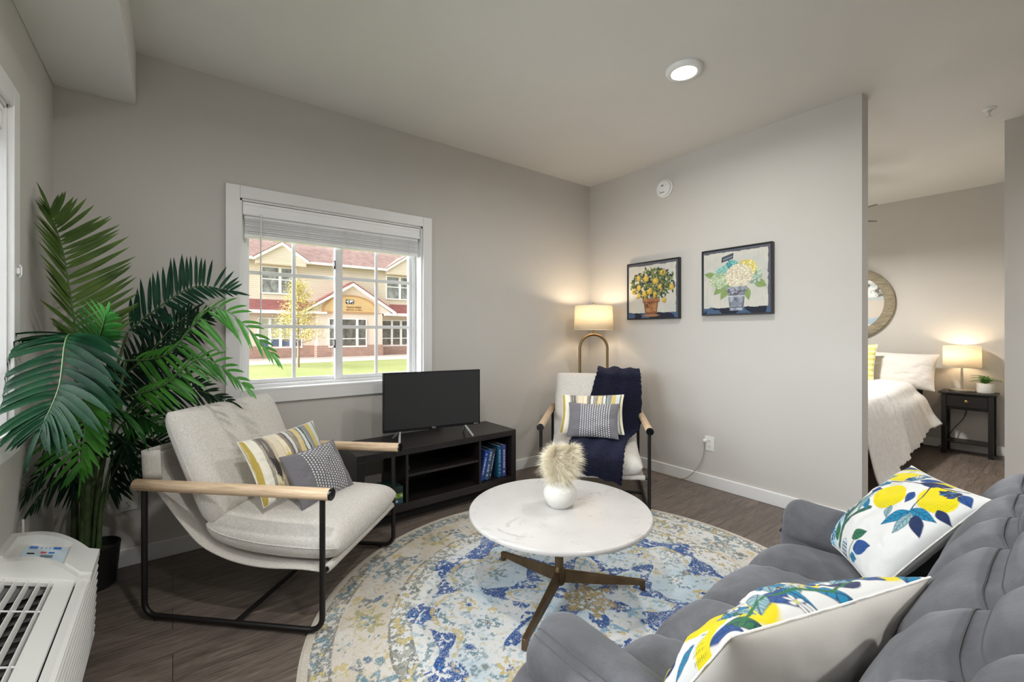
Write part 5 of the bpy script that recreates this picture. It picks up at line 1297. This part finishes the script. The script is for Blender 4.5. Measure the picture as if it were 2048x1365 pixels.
frond([(-.333, 2.849, .458), (-.343, 2.73, .618), (-.402, 2.611, .691), (-.445, 2.51, .613)], d3(.05, -1, -.15), d3(.25, .5, -.4), .10, .11, 16, 'k', .018, .05, .6, .2, 12)
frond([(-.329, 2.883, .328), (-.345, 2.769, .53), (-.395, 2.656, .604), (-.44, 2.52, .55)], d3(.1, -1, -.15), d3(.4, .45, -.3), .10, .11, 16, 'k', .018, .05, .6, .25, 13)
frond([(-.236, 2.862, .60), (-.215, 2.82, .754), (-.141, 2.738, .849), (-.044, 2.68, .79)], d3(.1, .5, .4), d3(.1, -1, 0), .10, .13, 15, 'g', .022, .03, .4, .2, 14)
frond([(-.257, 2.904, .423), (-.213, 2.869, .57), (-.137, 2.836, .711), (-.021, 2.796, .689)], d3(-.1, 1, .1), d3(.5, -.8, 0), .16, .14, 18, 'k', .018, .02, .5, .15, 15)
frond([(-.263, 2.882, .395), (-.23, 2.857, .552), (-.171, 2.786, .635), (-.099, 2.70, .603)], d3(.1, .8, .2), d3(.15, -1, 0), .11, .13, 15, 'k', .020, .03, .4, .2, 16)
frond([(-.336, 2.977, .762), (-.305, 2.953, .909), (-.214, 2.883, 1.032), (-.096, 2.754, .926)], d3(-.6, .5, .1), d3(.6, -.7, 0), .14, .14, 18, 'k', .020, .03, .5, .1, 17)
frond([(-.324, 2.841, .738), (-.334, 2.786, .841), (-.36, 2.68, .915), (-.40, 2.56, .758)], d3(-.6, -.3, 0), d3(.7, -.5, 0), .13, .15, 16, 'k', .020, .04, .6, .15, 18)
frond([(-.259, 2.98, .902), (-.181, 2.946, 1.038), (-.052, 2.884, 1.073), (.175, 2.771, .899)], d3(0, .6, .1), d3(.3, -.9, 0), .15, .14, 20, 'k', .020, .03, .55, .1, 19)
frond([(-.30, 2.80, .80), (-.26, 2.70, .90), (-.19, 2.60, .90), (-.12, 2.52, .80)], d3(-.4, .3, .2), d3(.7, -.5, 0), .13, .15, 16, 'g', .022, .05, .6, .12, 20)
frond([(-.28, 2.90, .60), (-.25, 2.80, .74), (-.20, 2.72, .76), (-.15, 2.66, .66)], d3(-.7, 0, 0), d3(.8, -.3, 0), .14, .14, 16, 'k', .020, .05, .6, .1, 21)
for st, rr in (([(-.375, 2.982, .165), (-.37, 2.94, .678), (-.34, 2.765, 1.15)], .016), ([(-.333, 2.949, .165), (-.317, 2.899, .606), (-.271, 2.687, .961), (-.278, 2.54, 1.165)], .017), ([(-.304, 2.939, .165), (-.28, 2.921, .521), (-.23, 2.857, .793), (-.177, 2.791, 1.096)], .013),
               ([(-.284, 2.899, .165), (-.273, 2.903, .403), (-.236, 2.862, .6)], .012), ([(-.32, 2.99, .165), (-.304, 2.977, .56), (-.257, 2.967, .903), (-.179, 2.919, 1.24)], .013), ([(-.345, 2.905, .165), (-.335, 2.86, .42), (-.33, 2.80, .80)], .012)):
    p = catmull([loc_(q) for q in st], 16); k = len(p) - 1
    MB().tube([tuple(q) for q in p], [rr * (1 - .62 * i / k) * (1 + .10 * (i % 5 == 0)) for i in range(k + 1)], 12).build('cane', M['cane'], PL, smooth=60)

# ---- navy throw on the chair by the lamp (chair frame: front, sideways, up)
c2 = Vector((2.60, 2.315, 0)); fv = Vector((-.7513, -.6600, 0)); lv2 = Vector((.6600, -.7513, 0))
rows = [((-.462, .04, .66), (-.462, .365, .64)), ((-.455, .04, .80), (-.455, .365, .79)), ((-.425, .035, .895), (-.425, .37, .89)), ((-.36, .03, .932), (-.36, .372, .925)), ((-.262, .02, .900), (-.262, .372, .892)), ((-.225, .0, .84), (-.225, .372, .83)),
        ((-.178, -.02, .76), (-.180, .372, .75)), ((-.105, -.06, .60), (-.108, .365, .59)), ((-.022, -.10, .505), (-.028, .345, .500)), ((.05, -.13, .470), (.04, .30, .472)), ((.14, -.16, .458), (.14, .255, .458)), ((.27, -.175, .450), (.28, .225, .450)),
        ((.395, -.175, .432), (.40, .205, .430)), ((.472, -.17, .398), (.480, .195, .390)), ((.496, -.165, .362), (.506, .185, .325)), ((.498, -.160, .332), (.508, .180, .264)), ((.498, -.158, .314), (.508, .176, .230))]
LRow = catmull([r[0] for r in rows], 7); RRow = catmull([r[1] for r in rows], 7); nx_ = 46; sh = []
for i in range(len(LRow)):
    rw = []
    for k in range(nx_ + 1):
        t = k / nx_; p = LRow[i] * (1 - t) + RRow[i] * t
        wv = .007 * math.sin(t * 17 + i * .05) + .016 * (float(vnoise(np.array([t * 5]), np.array([i * .11]), 5)[0]) - .3)
        ed = .003 * math.sin(i * 1.7) * (t < .03 or t > .97)
        nrm = Vector((.35, 0, .9)) if i > 45 else Vector((.85, 0, .4)) if i > 26 else Vector((0, 0, 1))
        p = Vector(p) + nrm * wv + Vector((0, ed, 0))
        rw.append(tuple(c2 + fv * p.x + lv2 * p.y + Vector((0, 0, p.z))))
    sh.append(rw)
def knit():
    m, t, b = nt('navy_chenille'); v = coord(t); n = noise(t, v, 95, 3, .7); n2 = noise(t, v, 320, 2)
    t.links.new(ramp(t, n, [(.35, rgb(6, 6, 14)), (.58, rgb(13, 14, 31)), (.80, rgb(40, 46, 84))]), b.inputs['Base Color']); b.inputs['Roughness'].default_value = .8
    b.inputs['Sheen Weight'].default_value = .25; b.inputs['Sheen Tint'].default_value = rgb(120, 130, 190); b.inputs['Specular IOR Level'].default_value = .2
    bump(t, b, math_(t, 'ADD', n, math_(t, 'MULTIPLY', n2, .4)), .9, .02); return m
M['knit'] = knit()
th = MB().sheet(sh).build('throw_blanket', M['knit'], None, smooth=180, solid=.013)
tag(th, 'chunky navy chenille throw draped over the chair in front of the floor lamp', 'blanket')
ds = th.modifiers.new('pile', 'DISPLACE'); tx = bpy.data.textures.new('pile', 'CLOUDS'); tx.noise_scale = .02; ds.texture = tx; ds.strength = .009; ds.texture_coords = 'LOCAL'
rb = MB()
for k in range(0, nx_ + 1, 2): rb.tube([tuple(Vector(sh[i][k]) + fv * .008 + Vector((0, 0, .002))) for i in range(len(sh) - 15, len(sh))], .0032, 6)
rb.build('ribbed_hem', M['knit'], th, smooth=60)

# ================================================================== BEDROOM
Mb = M['black_wood'] = wood('black_painted_wood', rgb(20, 18, 18), rgb(30, 27, 26), 2, 5, 12, .4)
BD = thing('bed', 'dark framed bed against the far bedroom wall', 'bed', (5.4, 1.8, 0))
def bl_(name, mb, mat, par=BD, **k):
    mb.v = [(x - 5.4, y - 1.8, z) for x, y, z in mb.v]; return mb.build(name, mat, par, **k)
hb = MB().rbox(6.455, 6.50, 1.05, 1.10, 0, .955, .004).rbox(6.455, 6.50, 2.50, 2.55, 0, .955, .004).rbox(6.46, 6.495, 1.05, 2.55, .88, .965, .004).rbox(6.465, 6.49, 1.10, 2.50, .45, .88, .003)
bl_('headboard', hb, Mb); 
for y in (1.07, 2.51): bl_('side_rail', MB().rbox(4.36, 6.47, y, y + .03, .24, .36, .004), Mb)
for x, y in ((4.36, 1.07), (4.36, 2.49)): bl_('leg', MB().rbox(x, x + .05, y, y + .05, 0, .36, .004), Mb)
bl_('mattress', MB().rbox(4.38, 6.45, 1.10, 2.50, .36, .66, .05, 4), M['white_linen'])
# bedspread: cross-section over the mattress, ruffled hem
def spread():
    rows = []; NX, NS = 130, 60
    for i in range(NX + 1):
        x = 4.20 + (6.24 - 4.20) * i / NX; t = i / NX; hem = .04 + .26 * t ** 1.05; rowp = []
        sec = [(.90 - .05 * math.exp(-((t - 1) / .12) ** 2) + .03 * t, hem), (.945, hem + .10), (1.0, (hem + .68) / 2 + .05), (1.055, .60), (1.10, .675), (1.18, .70), (1.45, .715), (1.9, .715), (2.45, .705), (2.56, .62), (2.60, .40)]
        S = catmull(sec, 6)
        for k, (y, z) in enumerate(S):
            d = max(0, 1 - k / 26); y2 = y + .013 * d * math.sin(x * 11 + 1.5 * math.sin(x * 5)) + .006 * d * math.sin(x * 37)
            z2 = z + .010 * (float(vnoise(np.array([x * 6.0]), np.array([y * 6.0]), 2)[0]) - .5) + (.012 * math.sin(x * 95 + 2 * math.sin(x * 13)) * .4 if k == 0 else 0)
            if x < 4.30: z2 -= (4.30 - x) * .35 * (k > 22)
            rowp.append((x, y2, z2))
        rows.append(rowp)
    return rows
def coverlet():
    m, t, b = nt('white_matelasse'); v = coord(t); n = noise(t, v, 26, 4, .6); n2 = noise(t, v, 160, 2)
    t.links.new(ramp(t, n, [(.3, rgb(222, 221, 219)), (.7, rgb(238, 237, 235))]), b.inputs['Base Color']); b.inputs['Roughness'].default_value = .95; b.inputs['Sheen Weight'].default_value = .2
    bump(t, b, math_(t, 'ADD', n, math_(t, 'MULTIPLY', n2, .4)), .5, .01); return m
M['coverlet'] = coverlet()
tag(MB().sheet(spread()).build('bedspread', M['coverlet'], None, smooth=180, solid=.014), 'white textured bedspread hanging over the side of the bed', 'bedspread')
def frilled(u, v): return np.tile(rgb3(222, 217, 212), (len(u), 1))
def yel_wave(u, v):
    P = Print(u, v, rgb3(232, 220, 150)); s = np.sin((v * 46 + 1.6 * np.sin(u * 9)) )
    P.mix((s > .55) * .9, rgb3(196, 194, 110)); P.mix((s < -.8) * .9, rgb3(244, 238, 190)); return P.c
pillow('bed_pillow', 'white bed pillow leaning on the headboard beside the bedside lamp', 'pillow', (6.325, 1.235, .825), (R(-24), .03, R(-90)), .64, .41, .19, frilled, frilled, M['print_linen'], 80, 33, .02, .06, 3)
pillow('bed_pillow', 'yellow wavy striped pillow in front of the white bed pillow', 'pillow', (6.10, 1.60, .90), (R(-22), 0, R(-90)), .46, .44, .14, yel_wave, yel_wave, M['print_linen'], 110, 36, .015, .06)
# nightstand
NS_ = thing('nightstand', 'small black nightstand with one drawer beside the bed', 'nightstand', (6.42, .695, 0))
MB().rbox(-.145, .137, -.205, .205, .612, .632, .004).build('top', Mb, NS_)
for x in (-.115, .105):
    for y in (-.165, .165): MB().rbox(x - .018, x + .018, y - .018, y + .018, 0, .612, .003).build('leg', Mb, NS_)
MB().box(-.105, .115, -.17, .17, .455, .612).build('drawer_case', Mb, NS_)
dr = MB().rbox(-.128, -.108, -.145, .145, .485, .600, .003).build('drawer', Mb, NS_)
MB().at((-.128, 0, .545), (0, R(-90), 0)).lathe([(.006, 0), (.006, .008), (.014, .014), (.015, .019), (.009, .024), (0, .025)], 20).build('knob', M['brass'], dr, smooth=40)
MB().rbox(-.115, .105, -.165, .165, .115, .128, .003).build('shelf', Mb, NS_)
# bedside lamp
TL = thing('table_lamp', 'brushed steel table lamp with a lit white drum shade on the nightstand', 'table lamp', (6.415, .742, .632))
M['nickel'] = plain('brushed_nickel', rgb(188, 182, 170), .3, .9)
MB().lathe([(0, 0), (.098, 0), (.100, .004), (.100, .020), (.096, .024), (.012, .026), (0, .026)], 48).build('base', M['nickel'], TL, smooth=40)
MB().tube([(0, 0, .026), (0, 0, .30)], .0085, 14).build('stem', M['nickel'], TL, smooth=60)
M['shade_white'] = shade_cloth('white_linen_shade', rgb(244, 238, 224))
sm = MB().lathe([(.142, .248), (.139, .470)], 56); s2 = MB(); s2.v = sm.v; s2.f = sm.f[:-2]; s2.build('lamp_shade', M['shade_white'], TL, smooth=180, solid=.0016)
MB().lathe([(0, .30), (.012, .302), (.024, .34), (.026, .36), (.016, .385), (0, .39)], 18).build('bulb', M['bulb'], TL, smooth=180)
lamp_light('table_lamp_bulb_light', (6.415, .742, 1.03), 2.0, (1, .80, .56), .03)
tag(MB().tube([tuple(p) for p in catmull([(6.50, .742, .64), (6.548, .735, .60), (6.55, .72, .45), (6.535, .745, .34), (6.52, .80, .25), (6.50, .85, .15), (6.49, .92, .02), (6.50, 1.02, .008), (6.50, 1.25, .006)], 8)], .0035, 6).build('lamp_cord', M['bezel'], None, smooth=60), 'black cord hanging behind the nightstand and running under the bed', 'cord')
# fern
FN = thing('potted_fern', 'little green fern in a white pot on the nightstand', 'plant', (6.42, .577, .632))
MB().lathe([(0, 0), (.058, 0), (.062, .004), (.066, .095), (.064, .098), (.058, .095), (.055, .082), (0, .08)], 40).build('pot', M['ceramic'], FN, smooth=40)
rnd = random.Random(44)
for k in range(17):
    a = k * 2.4 + rnd.uniform(-.2, .2); L = rnd.uniform(.11, .165); e = rnd.uniform(.35, 1.15)
    p = catmull([(0, 0, .08), (L * .4 * math.cos(a) * math.cos(e), L * .4 * math.sin(a) * math.cos(e), .08 + L * .5 * math.sin(e) + .02), (L * math.cos(a) * math.cos(e * .6), L * math.sin(a) * math.cos(e * .6), .085 + L * .62 * math.sin(e) )], 8)
    f = MB().tube([tuple(q) for q in p], .0012, 5)
    for i in range(3, len(p)):
        T_ = Vector(p[i] - p[i - 1]).normalized(); sd = T_.cross(Vector((0, 0, 1))).normalized(); w_ = .036 * (1 - .6 * i / len(p))
        for s_ in (-1, 1):
            c = Vector(p[i]); f.add([c, c + sd * s_ * w_ * .5 + T_ * .004, c + sd * s_ * w_ + T_ * .009, c + sd * s_ * w_ * .5 + T_ * .010], [(0, 1, 2, 3)])
    f.build('leaf', LF['b'], FN)
# round wall art
WA = thing('round_wall_art', 'round seascape in a wide weathered wood ring on the bedroom wall', 'wall art', (BX - .002, 1.723, 1.59), R(-90))
MB().at((0, 0, 0), (R(90), 0, 0)).lathe([(.335, .004), (.335, .040), (.345, .046), (.42, .046), (.433, .038), (.433, .0), (.335, .0)], 96).build('ring_frame', wood('weathered_ring_wood', rgb(104, 96, 80), rgb(166, 156, 132), 0, 7, 10, .8), WA, smooth=40)
nrr, na_ = 60, 180; rr_ = np.linspace(.002, .336, nrr); aa = np.linspace(0, 2 * PI, na_, endpoint=False); Rg, Ag = np.meshgrid(rr_, aa, indexing='ij')
xx = (Rg * np.cos(Ag)).ravel(); zz_ = (Rg * np.sin(Ag)).ravel(); P = Print(xx / .336, zz_ / .336, rgb3(206, 198, 188)); n_ = fbm(xx * 9, zz_ * 22, 3); f_ = fbm(xx * 24, zz_ * 24, 9)
P.mix((P.v > .18 + .3 * (n_ - .5)) & (P.v < .86), rgb3(206, 214, 214)); P.mix((P.v > .2) & (P.v < .86) & (f_ > .52), rgb3(238, 240, 238)); P.mix((P.v > .2) & (P.v < .9) & (f_ < .36), rgb3(120, 116, 108)); P.mix((P.v > .80), rgb3(96, 84, 70))
P.mix((np.abs(P.v - .13 - .1 * (n_ - .5)) < .05) * .6, rgb3(176, 196, 204)); P.mix((P.v < -.56 + .2 * (n_ - .5)), rgb3(168, 190, 204)); P.mix((P.v < -.75), rgb3(214, 218, 216))
id_ = np.arange(nrr * na_).reshape(nrr, na_); nx2 = np.roll(id_, -1, 1); q_ = np.stack([id_[:-1], id_[1:], nx2[1:], nx2[:-1]], -1).reshape(-1, 4)
me = mesh_np('seascape', np.c_[xx, np.full_like(xx, -.016), zz_], q_, False); set_col(me, P.c); so_ = link('seascape', me, M['canvas'], WA)
so_.modifiers.new('thick', 'SOLIDIFY').thickness = .01
# ceiling fan
CF = thing('ceiling_fan', 'pale grey ceiling fan above the bed, two blade tips showing past the wall', 'ceiling fan', (5.095, 1.652, 0))
GB = plain('pale_grey_blade', rgb(128, 123, 114), .5)
MB().tube([(0, 0, H), (0, 0, 2.46)], .014, 14).lathe([(0, H), (.07, H), (.07, H - .03), (.03, H - .06), (0, H - .06)], 32).build('downrod', M['nickel'], CF, smooth=40)
MB().lathe([(0, 2.47), (.06, 2.465), (.10, 2.43), (.105, 2.37), (.08, 2.33), (0, 2.32)], 40).build('motor_housing', M['nickel'], CF, smooth=40)
MB().lathe([(.075, 2.33), (.10, 2.30), (.09, 2.255), (.05, 2.235), (0, 2.23)], 36).build('added_light_bowl', emis('added_fan_bowl_glow', (1, .93, .84, 1), 6), CF, smooth=180)  # hidden light kit, added to light the bedroom
a0_ = math.atan2(1.096 - 1.652, 4.857 - 5.095)
for k in range(5):
    a = a0_ + k * 2 * PI / 5; b = MB()
    b.at((0, 0, 2.352), (R(17), 0, 0)).prism([(.12, -.035), (.20, -.055), (.52, -.070), (.585, -.060), (.605, -.02), (.605, .02), (.585, .060), (.52, .070), (.20, .055), (.12, .035)], 'z', -.004, .004)
    o = b.build('blade', GB, CF); o.rotation_euler = (0, 0, a)
fl_ = bpy.data.lights.new('added_bedroom_fill', 'AREA'); fl_.shape = 'DISK'; fl_.size = .18; fl_.energy = 32; fl_.color = (1, .96, .90); fl_.spread = R(175)  # unseen lamp added under the fan to brighten the bedroom
fo_ = bpy.data.objects.new('added_bedroom_fill', fl_); COL.objects.link(fo_); fo_.location = (5.095, 1.652, 2.222)

# ================================================================== LIGHT AND CAMERA
W = bpy.data.worlds.new('overcast_sky'); SC.world = W; W.use_nodes = True
wt = W.node_tree; bg = wt.nodes['Background']; bg.inputs['Color'].default_value = (.93, .97, 1.0, 1)
# thin overcast, with a bright western lobe added to light the room
wc = N(wt, 'ShaderNodeTexCoord'); wd = N(wt, 'ShaderNodeVectorMath', operation='DOT_PRODUCT'); wd.inputs[1].default_value = Vector((-.93, .34, .22)).normalized()
wt.links.new(wc.outputs['Generated'], wd.inputs[0])
wm = N(wt, 'ShaderNodeMapRange', interpolation_type='SMOOTHSTEP'); wm.inputs['From Min'].default_value = .45; wm.inputs['From Max'].default_value = 1.0
wm.inputs['To Min'].default_value = SKY; wm.inputs['To Max'].default_value = WEST
wt.links.new(wd.outputs['Value'], wm.inputs['Value']); wt.links.new(wm.outputs['Result'], bg.inputs['Strength'])
sun = bpy.data.lights.new('hazy_sun', 'SUN'); sun.energy = SUN; sun.angle = R(20); sun.color = (1, .96, .90)
so = bpy.data.objects.new('hazy_sun', sun); COL.objects.link(so); so.rotation_euler = (R(48), 0, R(-28))
for nm, loc, rot, sx, sy in (('sky_portal_north', ((w1['x0'] + w1['x1']) / 2, WY + .17, 1.46), (R(-90), 0, 0), 1.2, 1.17), ('sky_portal_west', (WX - .17, (v0 + v1) / 2, 1.46), (0, R(-90), 0), 1.17, 1.40)):
    l = bpy.data.lights.new(nm, 'AREA'); l.shape = 'RECTANGLE'; l.size = sx; l.size_y = sy; l.cycles.is_portal = True
    o = bpy.data.objects.new(nm, l); COL.objects.link(o); o.location = loc; o.rotation_euler = rot
cam = bpy.data.cameras.new('camera'); co = bpy.data.objects.new('camera', cam); COL.objects.link(co)
cam.sensor_width = 36; cam.sensor_fit = 'HORIZONTAL'; cam.lens = 878.0 / 2048 * 36
cam.shift_y = (665.0 - 682.5) / 2048; cam.clip_start = .02; cam.clip_end = 300
co.location = (0, 0, 1.24); co.rotation_euler = (R(90), 0, R(-37.7))
SC.camera = co
vs_ = SC.view_settings; vs_.view_transform = 'Standard'; vs_.look = 'None'; vs_.gamma = 1; vs_.use_curve_mapping = False; vs_.exposure = EXPO
SC.cycles.use_denoising = True
SC.cycles.max_bounces = 10; SC.cycles.diffuse_bounces = 6; SC.cycles.transparent_max_bounces = 12; SC.cycles.caustics_reflective = False; SC.cycles.caustics_refractive = False
SC.cycles.sample_clamp_indirect = 8
